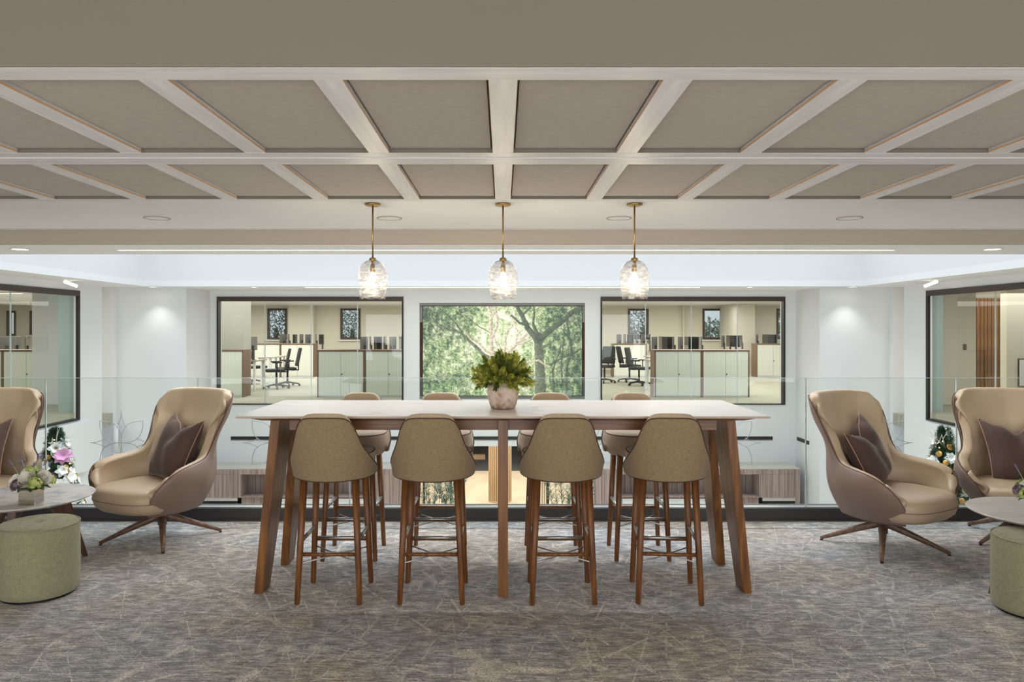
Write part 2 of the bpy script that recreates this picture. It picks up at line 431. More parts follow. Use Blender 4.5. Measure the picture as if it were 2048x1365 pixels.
def tube(bm, pts, rad, seg=8, closed=False, cap=True):
    pts = [Vector(p) for p in pts]
    n = len(pts)
    rs = rad if isinstance(rad, (list, tuple)) else [rad] * n
    rings = []
    up = None
    for i, p in enumerate(pts):
        if closed: d = (pts[(i + 1) % n] - pts[i - 1])
        else: d = pts[min(i + 1, n - 1)] - pts[max(i - 1, 0)]
        d.normalize()
        if up is None:
            up = Vector((0, 0, 1)) if abs(d.z) < 0.9 else Vector((1, 0, 0))
        s = d.cross(up)
        if s.length < 1e-5: s = d.cross(Vector((0, 1, 0)))
        s.normalize(); up = s.cross(d).normalized()
        rings.append([bm.verts.new(p + (s * math.cos(2 * PI * k / seg) + up * math.sin(2 * PI * k / seg)) * rs[i]) for k in range(seg)])
    m = n if closed else n - 1
    for i in range(m):
        a, b = rings[i], rings[(i + 1) % n]
        for k in range(seg):
            bm.faces.new((a[k], a[(k + 1) % seg], b[(k + 1) % seg], b[k]))
    if cap and not closed:
        bm.faces.new(rings[0][::-1]); bm.faces.new(rings[-1])
    return bm
def lathe(bm, prof, seg=32, cx=0.0, cy=0.0, close=False):
    rings = []
    for r, z in prof:
        if r < 1e-5: rings.append([bm.verts.new((cx, cy, z))])
        else: rings.append([bm.verts.new((cx + r * math.cos(2 * PI * k / seg), cy + r * math.sin(2 * PI * k / seg), z)) for k in range(seg)])
    pairs = list(zip(rings, rings[1:]))
    if close: pairs.append((rings[-1], rings[0]))
    for a, b in pairs:
        for k in range(seg):
            q = [a[k % len(a)], a[(k + 1) % seg % len(a)], b[(k + 1) % seg % len(b)], b[k % len(b)]]
            u = []
            for v in q:
                if v not in u: u.append(v)
            if len(u) >= 3: bm.faces.new(u)
    return bm
def interp(t, xs, ys):
    return float(np.interp(t, xs, ys))
def smoothstep(t):
    t = max(0.0, min(1.0, t)); return t * t * (3 - 2 * t)
def grid(bm, nu, nv, fn):
    vs = [[bm.verts.new(fn(i / nu, j / nv)) for j in range(nv + 1)] for i in range(nu + 1)]
    for i in range(nu):
        for j in range(nv):
            bm.faces.new((vs[i][j], vs[i + 1][j], vs[i + 1][j + 1], vs[i][j + 1]))
    return vs
def mod_solid(o, t, offset=0.0, sub=1):
    s = o.modifiers.new('solid', 'SOLIDIFY'); s.thickness = t; s.offset = offset; s.use_even_offset = False
    if sub:
        u = o.modifiers.new('sub', 'SUBSURF'); u.levels = sub; u.render_levels = sub
    return o
def structure(name, bm, mat, label, parent=None, smooth=False):
    o = obj(name, bm, mat, parent, smooth)
    if parent is None: tagset(o, label, None, None, 'structure')
    return o
def wall_with_hole(x0, x1, z0, z1, y0, y1, holes):
    """wall in XZ with rectangular holes (hx0,hx1,hz0,hz1), cut as a grid of cells so it stays one mesh"""
    xs = sorted({x0, x1} | {v for h in holes for v in h[:2]}); zs = sorted({z0, z1} | {v for h in holes for v in h[2:]})
    bm = bmesh.new(); vd = {}
    def V(x, y, z):
        k = (round(x, 5), round(y, 5), round(z, 5))
        if k not in vd: vd[k] = bm.verts.new((x, y, z))
        return vd[k]
    def solid(i, j):
        if i < 0 or j < 0 or i >= len(xs) - 1 or j >= len(zs) - 1: return False
        cx, cz = (xs[i] + xs[i + 1]) / 2, (zs[j] + zs[j + 1]) / 2
        return not any(h[0] < cx < h[1] and h[2] < cz < h[3] for h in holes)
    for i in range(len(xs) - 1):
        for j in range(len(zs) - 1):
            if not solid(i, j): continue
            a, b_, c, d = xs[i], xs[i + 1], zs[j], zs[j + 1]
            bm.faces.new((V(a, y0, c), V(b_, y0, c), V(b_, y0, d), V(a, y0, d)))
            bm.faces.new((V(a, y1, d), V(b_, y1, d), V(b_, y1, c), V(a, y1, c)))
            if not solid(i - 1, j): bm.faces.new((V(a, y0, d), V(a, y1, d), V(a, y1, c), V(a, y0, c)))
            if not solid(i + 1, j): bm.faces.new((V(b_, y0, c), V(b_, y1, c), V(b_, y1, d), V(b_, y0, d)))
            if not solid(i, j - 1): bm.faces.new((V(a, y0, c), V(a, y1, c), V(b_, y1, c), V(b_, y0, c)))
            if not solid(i, j + 1): bm.faces.new((V(a, y0, d), V(b_, y0, d), V(b_, y1, d), V(a, y1, d)))
    return bm
def swap_xy(bm, dx=0.0):
    """turn a wall built along X into one along Y"""
    for v in bm.verts:
        x, y, z = v.co
        v.co = (y, x, z)
    return bm

# ================================================================= SETTING
ZC, ZW, ZL = 2.244, 2.225, -3.2          # lounge ceiling, atrium soffit, lower floor
YK = 5.83                                 # face of the kerb under the balustrade
YF = 14.5                                 # far atrium wall
XS = 6.84                                 # side atrium walls
structure('floor', B(-7.2, 7.2, -4, YK + 0.35, -0.4, 0.0), M['carpet'], 'dark grey and brown patterned carpet of the lounge floor')
structure('floor', B(-7.6, 7.6, YK + 0.35, 24.7, ZL - 0.2, ZL), M['lobby_floor'], 'pale timber floor of the storey below, seen past the balustrade')
structure('floor', B(-7.6, 7.6, 24.7, 30.2, ZL - 0.2, ZL + 0.004), M['lobby_carpet'], 'charcoal carpet at the far end of the storey below')
structure('trim_1', B(-7.2, 7.2, YK - 0.018, YK - 0.001, 0.0, 0.006), M['edge_strip'], 'thin brown edging strip where the carpet meets the black kerb')
kerb = structure('trim_2', B(-7.2, 7.2, YK, YK + 0.16, 0.0, 0.098, 0.004), M['kerb'], 'black kerb along the foot of the glass balustrade')
obj('channel', B(-7.2, 7.2, YK + 0.015, YK + 0.07, 0.0985, 0.106), M['steel'], kerb)

# lounge ceiling, with the felt panelled coffer built into it
structure('ceiling', B(-7.2, 7.2, -4, 2.139, 2.9505, 3.1), M['taupe'], 'high plain ceiling over the camera side of the lounge')
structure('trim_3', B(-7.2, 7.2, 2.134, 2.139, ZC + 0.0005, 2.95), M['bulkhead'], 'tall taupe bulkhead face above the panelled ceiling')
ceil = structure('ceiling', B(-7.2, 7.2, 2.1395, 4.40, ZC + 0.0605, ZC + 0.2), M['taupe'], 'lounge ceiling with two rows of felt panels between pale timber ribs')
def yc(y): return (ZC - H) * F / (CY - y)
rows = [(yc(136), yc(160), yc(306), yc(314)), (yc(317), yc(329), yc(398.7), yc(402.6))]
PITCH = 0.525
for ri, (ya, yb, yd, ye) in enumerate(rows):
    obj('batten', B(-7.2, 7.2, ya, yb, ZC, ZC + 0.06), M['rib'], ceil)
    obj('batten', B(-7.2, 7.2, yd + 0.0045, ye, ZC, ZC + 0.06), M['rib'], ceil)
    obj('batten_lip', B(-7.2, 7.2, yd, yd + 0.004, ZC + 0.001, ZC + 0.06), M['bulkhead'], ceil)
    rib0 = pan0 = None
    kmax = 6 if ri == 0 else 7
    for k in range(-kmax, kmax + 1):
        if rib0 is None:
            rib0 = obj('rib', B(-0.043, 0.043, yb, yd - 0.0005, ZC, ZC + 0.045, 0.001), M['rib_y'], ceil); r_ = rib0
            l0 = obj('rib_edge', B(-0.0445, 0.0445, yb + 0.001, yd - 0.001, ZC + 0.0015, ZC + 0.009), M['edge'], rib0)
            r_.location.x = k * PITCH
        else:
            r_ = rib0.copy(); C.objects.link(r_); r_.location.x = k * PITCH
            q = l0.copy(); C.objects.link(q); q.parent = r_
    for k in range(-kmax - 1, kmax + 1):
        if pan0 is None:
            pan0 = obj('felt_panel', B(-PITCH / 2 + 0.051, PITCH / 2 - 0.051, yb + 0.004, yd - 0.012, ZC + 0.016, ZC + 0.058, 0.003), M['panel'], ceil); p_ = pan0
        else:
            p_ = pan0.copy(); C.objects.link(p_)
        p_.location.x = (k + 0.5) * PITCH
obj('groove', B(-7.2, 7.2, rows[0][3] + 0.0005, rows[1][0] - 0.0005, ZC + 0.012, ZC + 0.06), M['oak_gap'], ceil)
obj('groove', B(-7.2, 7.2, rows[1][3] + 0.0005, yc(404.5), ZC + 0.012, ZC + 0.06), M['oak_gap'], ceil)
structure('ceiling', B(-7.2, 7.2, yc(404.5) + 0.001, 5.75, ZC + 0.008, ZC + 0.2), M['ceil_white'], 'plain white ceiling strip above the tall table with the pendants')
structure('trim_4', B(-7.2, 7.2, 5.75, 5.80, 2.145, ZC + 0.2), M['taupe'], 'taupe downstand face between lounge ceiling and atrium soffit')
YN = 6.49
structure('ceiling', B(-7.6, 7.6, 5.8, YN, 2.14, 2.2), M['soffit'], 'white near soffit carrying the long lit strip')
structure('wall_front', B(-7.6, 7.6, YN - 0.06, YN, 2.2, 4.7), M['white_wall'], 'white near face of the roof light well')
structure('wall_rear', B(-7.6, 7.6, -4.1, -4.0, 0, 3.1), M['taupe'], 'plain rear wall of the lounge behind the camera')
for s, nm in ((-1, 'left'), (1, 'right')):
    structure('wall_' + nm, B(min(s * 7.2, s * 7.3), max(s * 7.2, s * 7.3), -4, 5.8, 0, 3.1), M['taupe'], f'plain {nm} side wall of the lounge outside the view')
# atrium soffits round the well
XW, YW = 6.18, 12.95
structure('ceiling', B(-7.6, 7.6, YW, YF, ZW, ZW + 0.1), M['soffit'], 'white far soffit with recessed lights above the far wall')
for s, nm in ((-1, 'left'), (1, 'right')):
    structure('ceiling', B(min(s * XW, s * 7.6), max(s * XW, s * 7.6), YN, YW, ZW, ZW + 0.1), M['soffit'], f'white soffit along the {nm} side of the atrium')
    structure('wall_' + nm, B(min(s * XW, s * (XW + 0.08)), max(s * XW, s * (XW + 0.08)), YN, YW, ZW + 0.1, 4.7), M['white_wall'], f'white {nm} face of the roof light well')
structure('wall_far', B(-7.6, 7.6, YW, YW + 0.08, ZW + 0.1, 4.7), M['white_wall'], 'long white far face of the roof light well')

# far atrium wall with two office windows, the screen recess and the opening below
WIN = [(PX(434, YF), PX(807, YF), 0.02, 2.11), (PX(1201, YF), PX(1570, YF), 0.02, 2.11)]
SCR = (PX(839, YF), PX(1170, YF), PZ(799, YF), PZ(606, YF))
OPN = (PX(815, YF), PX(1188, YF), ZL, PZ(893, YF))
structure('wall_back', wall_with_hole(-7.6, 7.6, ZL, ZW, YF, YF + 0.25, [WIN[0], WIN[1], SCR, OPN]), M['white_wall'], 'white far wall of the atrium with two wide windows and a screen recess')
structure('trim_5', B(SCR[0] - 0.02, SCR[1] + 0.02, YF + 0.251, YF + 0.28, SCR[2] - 0.02, SCR[3] + 0.02), M['bronze_dark'], 'dark backing board of the screen recess')
slot = structure('trim_6', B(PX(462, YF), PX(1545, YF), YF - 0.012, YF, PZ(879.5, YF), PZ(873.5, YF)), M['bronze_dark'], 'long dark air slot across the lower far wall')
obj('slot_lip', B(PX(462, YF), PX(1545, YF), YF - 0.016, YF - 0.0125, PZ(880.5, YF), PZ(879, YF)), M['steel_dark'], slot)
XP = 5.66
for s, nm in ((-1, 'left'), (1, 'right')):
    def sx(a, b): return (min(s * a, s * b), max(s * a, s * b))
    a, b = sx(XP, 6.93)
    structure('wall_' + nm, B(a, b, 13.4, YF, ZL, ZW), M['white_wall'], f'white pier washed by a downlight at the {nm} end of the far wall')
    a, b = sx(6.905, 7.6)
    structure('wall_' + nm, B(a, b, 13.28, 13.4, ZL, ZW), M['white_wall'], f'narrow white pilaster beside the {nm} pier')
    # side wall with its office window, running along Y
    bm = wall_with_hole(5.99, 12.79, -0.83, ZW, 0, 0.07, [(6.2, 12.1, 0.02, 2.105)])
    swap_xy(bm)
    for v in bm.verts: v.co.x = s * (XS + v.co.x)
    structure('wall_' + nm, bm, M['white_wall'], f'white {nm} side wall of the atrium round its office window')
    a, b = sx(XS - 0.05, XS - 0.001)
    structure('trim_' + ('7' if s < 0 else '8'), B(a, b, 5.99, 12.33, -0.83, 0.0), M['white_wall'], f'white boxed slab edge under the {nm} side window')
    a, b = sx(XS + 0.02, XS + 0.2)
    structure('wall_' + nm, B(a, b, 5.99, 11.9, ZL, -0.8305), M['frost'], f'grey glazed wall of the lower storey on the {nm}')
    a, b = sx(XS, XS + 0.2)
    structure('wall_' + nm, B(a, b, 11.9, 12.79, ZL, -0.8305), M['white_wall'], f'white wall of the lower storey at the {nm} corner')
# slot on the inner side of each pier
for s in (-1, 1):
    a, b = min(s * XP, s * (XP - 0.01)), max(s * XP, s * (XP - 0.01))
    structure('trim_9', B(a, b, 13.86, 14.42, PZ(880, YF), PZ(873, YF)), M['bronze_dark'], 'short dark air slot on the inner face of the %s pier' % ('left' if s < 0 else 'right'))

# windows of the far wall
def far_window(n, hole, label, joints):
    x0, x1, z0, z1 = hole
    e = bpy.data.objects.new(f'window_{n}', None); C.objects.link(e)
    e.location = ((x0 + x1) / 2, YF, z0); tagset(e, label, None, None, 'structure')
    def at(bm):
        bmesh.ops.translate(bm, verts=bm.verts, vec=-Vector(e.location)); return bm
    obj('head_rail', at(B(x0, x1, YF - 0.02, YF + 0.12, z1 - 0.085, z1)), M['bronze'], e)
    obj('side_rail', at(B(x0, x0 + 0.03, YF - 0.02, YF + 0.12, z0, z1 - 0.0855)), M['bronze_dark'], e)
    obj('side_rail', at(B(x1 - 0.03, x1, YF - 0.02, YF + 0.12, z0, z1 - 0.0855)), M['bronze_dark'], e)
    obj('sill_rail', at(B(x0 + 0.0305, x1 - 0.0305, YF - 0.02, YF + 0.12, z0, z0 + 0.02)), M['bronze_dark'], e)
    xs = [x0 + 0.0305] + [PX(j, YF) for j in joints] + [x1 - 0.0305]
    for a, b in zip(xs, xs[1:]):
        p = obj('pane', at(B(a + 0.008, b - 0.008, YF + 0.05, YF + 0.062, z0 + 0.021, z1 - 0.086)), M['pane'], e)
        if b != xs[-1]:
            obj('glass_joint', at(B(b - 0.007, b + 0.007, YF + 0.048, YF + 0.064, z0 + 0.021, z1 - 0.086)), M['joint'], e)
far_window(1, WIN[0], 'wide four pane office window left of the screen', (528, 621, 714))
far_window(2, WIN[1], 'wide four pane office window right of the screen', (1292, 1384, 1476))
def side_window(n, s, label):
    y0, y1, z0, z1 = 6.2, 12.1, 0.02, 2.105
    e = bpy.data.objects.new(f'window_{n}', None); C.objects.link(e)
    e.location = (s * XS, (y0 + y1) / 2, z0); tagset(e, label, None, None, 'structure')
    def bx(xa, xb, ya, yb, za, zb):
        bm = B(min(s * xa, s * xb), max(s * xa, s * xb), ya, yb, za, zb)
        bmesh.ops.translate(bm, verts=bm.verts, vec=-Vector(e.location)); return bm
    obj('head_rail', bx(XS - 0.02, XS + 0.07, y0, y1, z1 - 0.085, z1), M['bronze'], e)
    obj('side_rail', bx(XS - 0.02, XS + 0.025, y1 - 0.05, y1, z0, z1 - 0.0855), M['bronze_dark'], e)
    obj('side_rail', bx(XS - 0.02, XS + 0.025, y0, y0 + 0.06, z0, z1 - 0.0855), M['bronze_dark'], e)
    obj('sill_rail', bx(XS - 0.02, XS + 0.07, y0 + 0.0605, y1 - 0.0605, z0, z0 + 0.03), M['bronze_dark'], e)
    ys = [y0 + 0.0605, 7.6, 9.05, 10.5, y1 - 0.0605]
    for a, b in zip(ys, ys[1:]):
        obj('pane', bx(XS + 0.05, XS + 0.062, a + 0.008, b - 0.008, z0 + 0.031, z1 - 0.086), M['pane'], e)
        if b != ys[-1]:
            obj('glass_joint', bx(XS + 0.048, XS + 0.064, b - 0.007, b + 0.007, z0 + 0.031, z1 - 0.086), M['joint'], e)
side_window(3, -1, 'tall office window in the left side wall of the atrium')
side_window(4, 1, 'tall office window in the right side wall of the atrium')

# office shell behind the windows
YB = 27.0
structure('floor', B(-20, 20, YF + 0.25, YB, -0.2, 0.0), M['office_carpet'], 'pale green grey carpet of the office behind the far windows')
for s, nm in ((-1, 'left'), (1, 'right')):
    a, b = min(s * (XS + 0.071), s * 20), max(s * (XS + 0.071), s * 20)
    structure('floor', B(a, b, 5.9, YF + 0.2499, -0.2, 0.0), M['office_carpet'], f'pale carpet of the {nm} office wing')
structure('ceiling', B(-20, 20, YF + 0.25, YB, 2.32, 2.42), M['ceil_white'], 'white ceiling of the office behind the far windows')
for s, nm in ((-1, 'left'), (1, 'right')):
    a, b = min(s * (XS + 0.071), s * 20), max(s * (XS + 0.071), s * 20)
    structure('ceiling', B(a, b, 5.9, YF + 0.2499, 2.32, 2.42), M['ceil_white'], f'white ceiling of the {nm} office wing')
    structure('wall_' + nm, B(min(s * 20, s * 20.1), max(s * 20, s * 20.1), 5.9, YB, 0, 2.32), M['office_wall'], f'outer {nm} wall of the office')
    structure('wall_' + nm, B(a, b, 5.8, 5.9, 0, 2.32), M['office_wall'], f'near end wall of the {nm} office wing')
owins = []
for (xa, xb, ya, yb) in ((535, 574, 617.5, 679), (681, 721, 617.5, 679), (1256, 1297, 618, 679), (1405, 1447, 618, 679), (1553, 1590, 618, 679), (14, 32, 622, 672), (60, 72, 622, 670)):
    owins.append((PX(xa, YB), PX(xb, YB), PZ(yb, YB), PZ(ya, YB)))
structure('wall_office', wall_with_hole(-20, 20, 0, 2.32, YB, YB + 0.3, owins), M['office_wall'], 'warm white rear wall of the office with narrow tall windows')
for i, (xa, xb, za, zb) in enumerate(owins):
    e = bpy.data.objects.new(f'window_{5 + i}', None); C.objects.link(e); e.location = ((xa + xb) / 2, YB, za)
    pos = ['behind the left cabinets', 'right of it in the left pane group', 'left in the right pane group', 'in the middle of the right pane group', 'at the right end of the office', 'at the far left edge of the picture', 'beside the white partition at far left'][i]
    tagset(e, f'small dark framed outside window {pos}', None, None, 'structure')
    def at(bm):
        bmesh.ops.translate(bm, verts=bm.verts, vec=-Vector(e.location)); return bm
    t = 0.07
    obj('frame_bar', at(B(xa, xb, YB - 0.03, YB + 0.08, zb - t, zb)), M['bronze'], e)
    obj('frame_bar', at(B(xa, xb, YB - 0.03, YB + 0.08, za, za + t)), M['bronze'], e)
    obj('frame_bar', at(B(xa, xa + t, YB - 0.03, YB + 0.08, za + t, zb - t)), M['bronze'], e)
    obj('frame_bar', at(B(xb - t, xb, YB - 0.03, YB + 0.08, za + t, zb - t)), M['bronze'], e)
    obj('pane', at(B(xa + t, xb - t, YB + 0.03, YB + 0.04, za + t, zb - t)), M['pane'], e)
    obj('sill_board', at(B(xa - 0.08, xb + 0.08, YB - 0.1, YB - 0.031, za - 0.06, za - 0.02)), M['white_wall'], e)
def pil(x0, x1, y0, y1, label, mat='office_wall'):
    structure('wall_office', B(x0, x1, y0, y1, 0, 2.32), M[mat], label)
pil(PX(578, 26.7), PX(628, 26.7), 26.6, YB, 'shallow warm white pilaster between the left office windows')
pil(PX(1366, 26.8), PX(1368.5, 26.8), 26.8, YB, 'slim upright corner line on the office rear wall')
pil(PX(441, 17.0) - 0.5, PX(487, 17.0), 17.0, 17.5, 'shade greyed office pier behind the leftmost cabinet', 'pier_shade')
pil(PX(1474, 25.0), PX(1510, 25.0), 25, YB, 'beige office pier right of the middle window')
pil(PX(73, 14.9), -6.95, 14.76, 14.95, 'white partition end beside the left side window', 'white_wall')
pil(7.0, PX(1943, 14.9), 14.76, 14.95, 'white partition with a switch plate inside the right side window', 'office_wall')
pil(PX(2013, 16.0), 20, 16.0, 16.2, 'beige wall with the framed notice at the far right')
for s, (pa, pb) in ((-1, (116, 157)), (1, (1851, 1886))):
    o = structure('wall_screen', B(PX(pa, 13.4), PX(pb, 13.4), 13.4, 13.46, 0, 2.32), M['frost'], 'pale green frosted glass screen inside the %s side window' % ('left' if s < 0 else 'right'))

# ceiling and rooms of the lower storey beyond the opening
structure('ceiling', B(-7.6, 7.6, YF + 0.25, 30.2, -0.78, -0.6), M['ceil_white'], 'white ceiling of the lobby below')
structure('wall_lobby', B(-7.6, 7.6, 30.2, 30.4, ZL, -0.78), M['white_wall'], 'white rear wall of the lobby below')
for s, nm in ((-1, 'left'), (1, 'right')):
    structure('wall_lobby', B(min(s * 4.5, s * 4.7), max(s * 4.5, s * 4.7), YF + 0.25, 30.2, ZL, -0.78), M['white_wall'], f'white {nm} wall of the lobby below')
structure('floor', B(-7.6, 7.6, 5.5, YK + 0.349, ZL - 0.2, ZL), M['lobby_floor'], 'strip of lower floor under the balcony edge')

# ================================================================= SCREEN with a woodland picture
def woodland(nx, ny):
    rng = np.random.default_rng(3)
    def vn(fx, fy, seed):
        r = np.random.default_rng(seed); g = r.random((fy + 2, fx + 2))
        X = np.linspace(0, fx, nx, endpoint=False)[None, :].repeat(ny, 0); Y = np.linspace(0, fy, ny, endpoint=False)[:, None].repeat(nx, 1)
        xi = X.astype(int); yi = Y.astype(int); a = X - xi; b = Y - yi
        a = a * a * (3 - 2 * a); b = b * b * (3 - 2 * b)
        return (g[yi, xi] * (1 - a) + g[yi, xi + 1] * a) * (1 - b) + (g[yi + 1, xi] * (1 - a) + g[yi + 1, xi + 1] * a) * b
    U = np.linspace(0, 1, nx)[None, :].repeat(ny, 0); V = np.linspace(0, 1, ny)[:, None].repeat(nx, 1)   # V: 0 top
    n1 = vn(14, 9, 1); n2 = vn(46, 26, 2); n3 = vn(150, 84, 3); n4 = rng.random((ny, nx)); n5 = vn(100, 14, 5)
    glow = np.exp(-(((U - 0.50) / 0.24) ** 2 + ((V - 0.38) / 0.45) ** 2))
    lum = 0.20 + 0.50 * glow + 0.22 * (n1 - 0.5) + 0.34 * (n2 - 0.5) + 0.40 * (n3 - 0.5) + 0.30 * (n4 - 0.5) + 0.14 * (n5 - 0.5)
    lum += 0.16 * np.exp(-(((U - 0.13) / 0.16) ** 2 + ((V - 0.60) / 0.22) ** 2)) + 0.10 * np.exp(-(((U - 0.78) / 0.12) ** 2 + ((V - 0.62) / 0.2) ** 2))
    ground = np.clip((V - 0.88) / 0.06, 0, 1)
    lum += 0.20 * ground * (0.4 + glow)
    lum = np.clip(lum, 0.02, 1)
    stops = [0, 0.18, 0.42, 0.66, 1.0]
    cols = np.array([(46, 62, 52), (88, 110, 82), (148, 168, 116), (210, 220, 176), (248, 248, 236)], float)
    img = np.stack([np.interp(lum, stops, cols[:, c]) for c in range(3)], -1)
    pinky = np.clip(n1 * 1.6 - 0.7, 0, 1)[..., None] * 0.45
    img = img * (1 - pinky) + (img.mean(-1, keepdims=True) * np.array([1.06, 1.0, 0.96])) * pinky
    asp = 1360 / 765
    def stroke(pts, w0, w1, col, dark=1.0):
        pts = [((x - 105) / 1360, (y - 225) / 765) for x, y in pts]
        n = len(pts) - 1
        for i in range(n):
            (xa, ya), (xb, yb) = pts[i], pts[i + 1]
            ax, ay, bx_, by_ = xa * asp, ya, xb * asp, yb
            px, py = U * asp + (n2 - 0.5) * 0.012, V + (n1 - 0.5) * 0.02
            t = np.clip(((px - ax) * (bx_ - ax) + (py - ay) * (by_ - ay)) / ((bx_ - ax) ** 2 + (by_ - ay) ** 2 + 1e-9), 0, 1)
            d = np.hypot(px - ax - t * (bx_ - ax), py - ay - t * (by_ - ay))
            wv = (w0 + (w1 - w0) * (i + t) / n) / 765 / 2
            m = np.clip((wv - d) / 0.004 + 0.5, 0, 1)[..., None] * (0.86 if dark else 1)
            side = ((px - ax) * (by_ - ay) - (py - ay) * (bx_ - ax)) / (np.hypot(bx_ - ax, by_ - ay) * wv + 1e-6)
            sh = (1 + 0.18 * np.clip(side, -1, 1) + 0.35 * (n3 - 0.5))[..., None]
            img[:] = img * (1 - m) + np.array(col) * sh * m
    LT, MD, DK = (188, 174, 154), (92, 98, 80), (66, 78, 62)
    stroke([(690, 640), (690, 500), (682, 400), (692, 300), (660, 225)], 44, 30, LT)
    stroke([(700, 490), (735, 400), (742, 320), (715, 225)], 26, 22, LT)
    stroke([(660, 665), (560, 580), (485, 505), (430, 455), (310, 425), (210, 360), (150, 250)], 30, 14, MD)
    stroke([(690, 650), (600, 570), (510, 500), (460, 430)], 24, 14, LT)
    stroke([(440, 450), (350, 330), (250, 240)], 12, 8, DK)
    stroke([(665, 440), (590, 400), (520, 350), (460, 300)], 9, 6, MD)
    stroke([(780, 610), (735, 540), (715, 480)], 24, 18, LT)
    stroke([(800, 610), (812, 500), (830, 430), (885, 375), (865, 300)], 26, 14, LT)
    stroke([(820, 650), (880, 580), (950, 510), (1005, 455)], 36, 24, LT)
    stroke([(830, 620), (905, 560), (960, 540), (1020, 515)], 22, 14, LT)
    stroke([(900, 560), (915, 440), (890, 380)], 16, 10, LT)
    stroke([(1110, 960), (1106, 760), (1098, 600), (1090, 480)], 92, 66, MD)
    stroke([(1085, 520), (1000, 410), (950, 300), (910, 225)], 56, 34, DK)
    stroke([(960, 300), (1030, 225)], 26, 18, DK)
    stroke([(1115, 500), (1190, 430), (1270, 380), (1370, 290), (1470, 225)], 52, 40, DK)
    stroke([(1085, 470), (1050, 380), (1060, 280)], 30, 16, DK)
    stroke([(860, 310), (930, 370), (1010, 400)], 16, 22, DK)
    stroke([(1330, 980), (1338, 760), (1375, 600), (1350, 420), (1330, 330)], 26, 14, DK)
    stroke([(1300, 880), (1290, 700), (1312, 500), (1315, 380)], 16, 8, DK)
    stroke([(1225, 980), (1218, 770), (1290, 560)], 24, 12, DK)
    stroke([(1200, 720), (1330, 650), (1465, 590)], 18, 10, DK)
    stroke([(1130, 570), (1225, 520)], 26, 14, MD)
    stroke([(980, 710), (1090, 690), (1180, 735)], 20, 12, LT)
    return np.clip(img, 0, 255)
def make_screen():
    x0, x1, z0, z1 = PX(845.5, YF), PX(1164, YF), PZ(792, YF), PZ(613, YF)
    t = thing('video_screen', 'large screen in the far wall showing a sunlit woodland picture', 'screen', ((x0 + x1) / 2, YF, z0))
    hw = (x1 - x0) / 2; hh = z1 - z0
    NX, NY = 560, 315
    img = woodland(NX, NY)
    vs = []; 
    xs = np.linspace(-hw, hw, NX); zs = np.linspace(hh, 0, NY)
    verts = [(float(x), -0.0, float(z)) for z in zs for x in xs]
    faces = [(j * NX + i, j * NX + i + 1, (j + 1) * NX + i + 1, (j + 1) * NX + i) for j in range(NY - 1) for i in range(NX - 1)]
    me = bpy.data.meshes.new('picture'); me.from_pydata(verts, [], faces)
    ca = me.color_attributes.new('picture', 'FLOAT_COLOR', 'POINT')
    c = img.reshape(-1, 3) / 255.0
    c = np.where(c <= 0.04045, c / 12.92, ((c + 0.055) / 1.055) ** 2.4)
    ca.data.foreach_set('color', np.concatenate([c, np.ones((len(c), 1))], 1).astype(np.float32).ravel())
    m, nt, b = new_mat('woodland picture on a lit display')
    at = nt.nodes.new('ShaderNodeVertexColor'); at.layer_name = 'picture'
    b.inputs['Base Color'].default_value = (0.02, 0.02, 0.02, 1); b.inputs['Roughness'].default_value = 0.4
    nt.links.new(at.outputs['Color'], b.inputs['Emission Color']); b.inputs['Emission Strength'].default_value = 1.0
    me.materials.append(m)
    o = bpy.data.objects.new('picture', me); C.objects.link(o); o.parent = t; o.location = (0, 0.0245, 0)
    obj('casing', B(-hw - 0.01, hw + 0.01, 0.026, 0.10, -0.01, hh + 0.01), M['bronze_dark'], t)
    a, b_, c_, d = SCR[0] - t.location.x, SCR[1] - t.location.x, SCR[2] - z0, SCR[3] - z0
    for nm, q in (('surround', (a + .002, b_ - .002, hh + 0.012, d - .002)), ('surround', (a + .002, b_ - .002, c_ + .002, -0.012))):
        obj(nm, B(q[0], q[1], 0.06, 0.12, q[2], q[3]), M['surround'], t)
    for (xa, xb) in ((a + .002, -hw - 0.014), (hw + 0.014, b_ - .002)):
        obj('side_infill', B(xa, xb, 0.06, 0.12, 0.0, 0.32), M['monitor_grey'], t)
        obj('speaker_strip', B(xa, xb, 0.06, 0.12, 0.32, 1.42), M['oak_gap'], t)
        obj('side_infill', B(xa, xb, 0.06, 0.12, 1.42, hh), M['surround'], t)
make_screen()

# ================================================================= LIGHTS IN THE CEILINGS
def downlight(x, Y, z, r, label, group):
    t = thing('downlight', label, 'ceiling light', (x, Y, z), 0, group)
    obj('trim_ring', lathe(bmesh.new(), [(r, 0), (r * 1.15, -0.001), (r * 1.15, -0.006), (r, -0.008), (r * 0.9, -0.004), (r * 0.9, 0)], 24), M['soffit'], t, True)
    obj('lens', lathe(bmesh.new(), [(0, -0.003), (r * 0.89, -0.003), (r * 0.89, -0.0005), (0, -0.0005)], 24), M['led'], t)
    l = bpy.data.lights.new('downlight_beam', 'SPOT'); l.energy = 13 if Y > 10 else 12; l.spot_size = R(95); l.spot_blend = 0.7; l.color = NEUT; l.shadow_soft_size = 0.05
    o = bpy.data.objects.new('downlight_beam', l); C.objects.link(o); o.parent = t; o.location = (0, 0, -0.02)
    return t
g = 'recessed downlights of the atrium soffits'
for x, y, nm in ((305, 574, 'over the left white pier'), (508, 574.5, 'over the left far window'), (1500, 574.5, 'over the right far window'), (1705, 574, 'over the right white pier')):
    Y = (ZW - H) * F / (CY - y); downlight(PX(x, Y), Y, ZW, 0.06, f'small round recessed light in the far soffit {nm}', g)
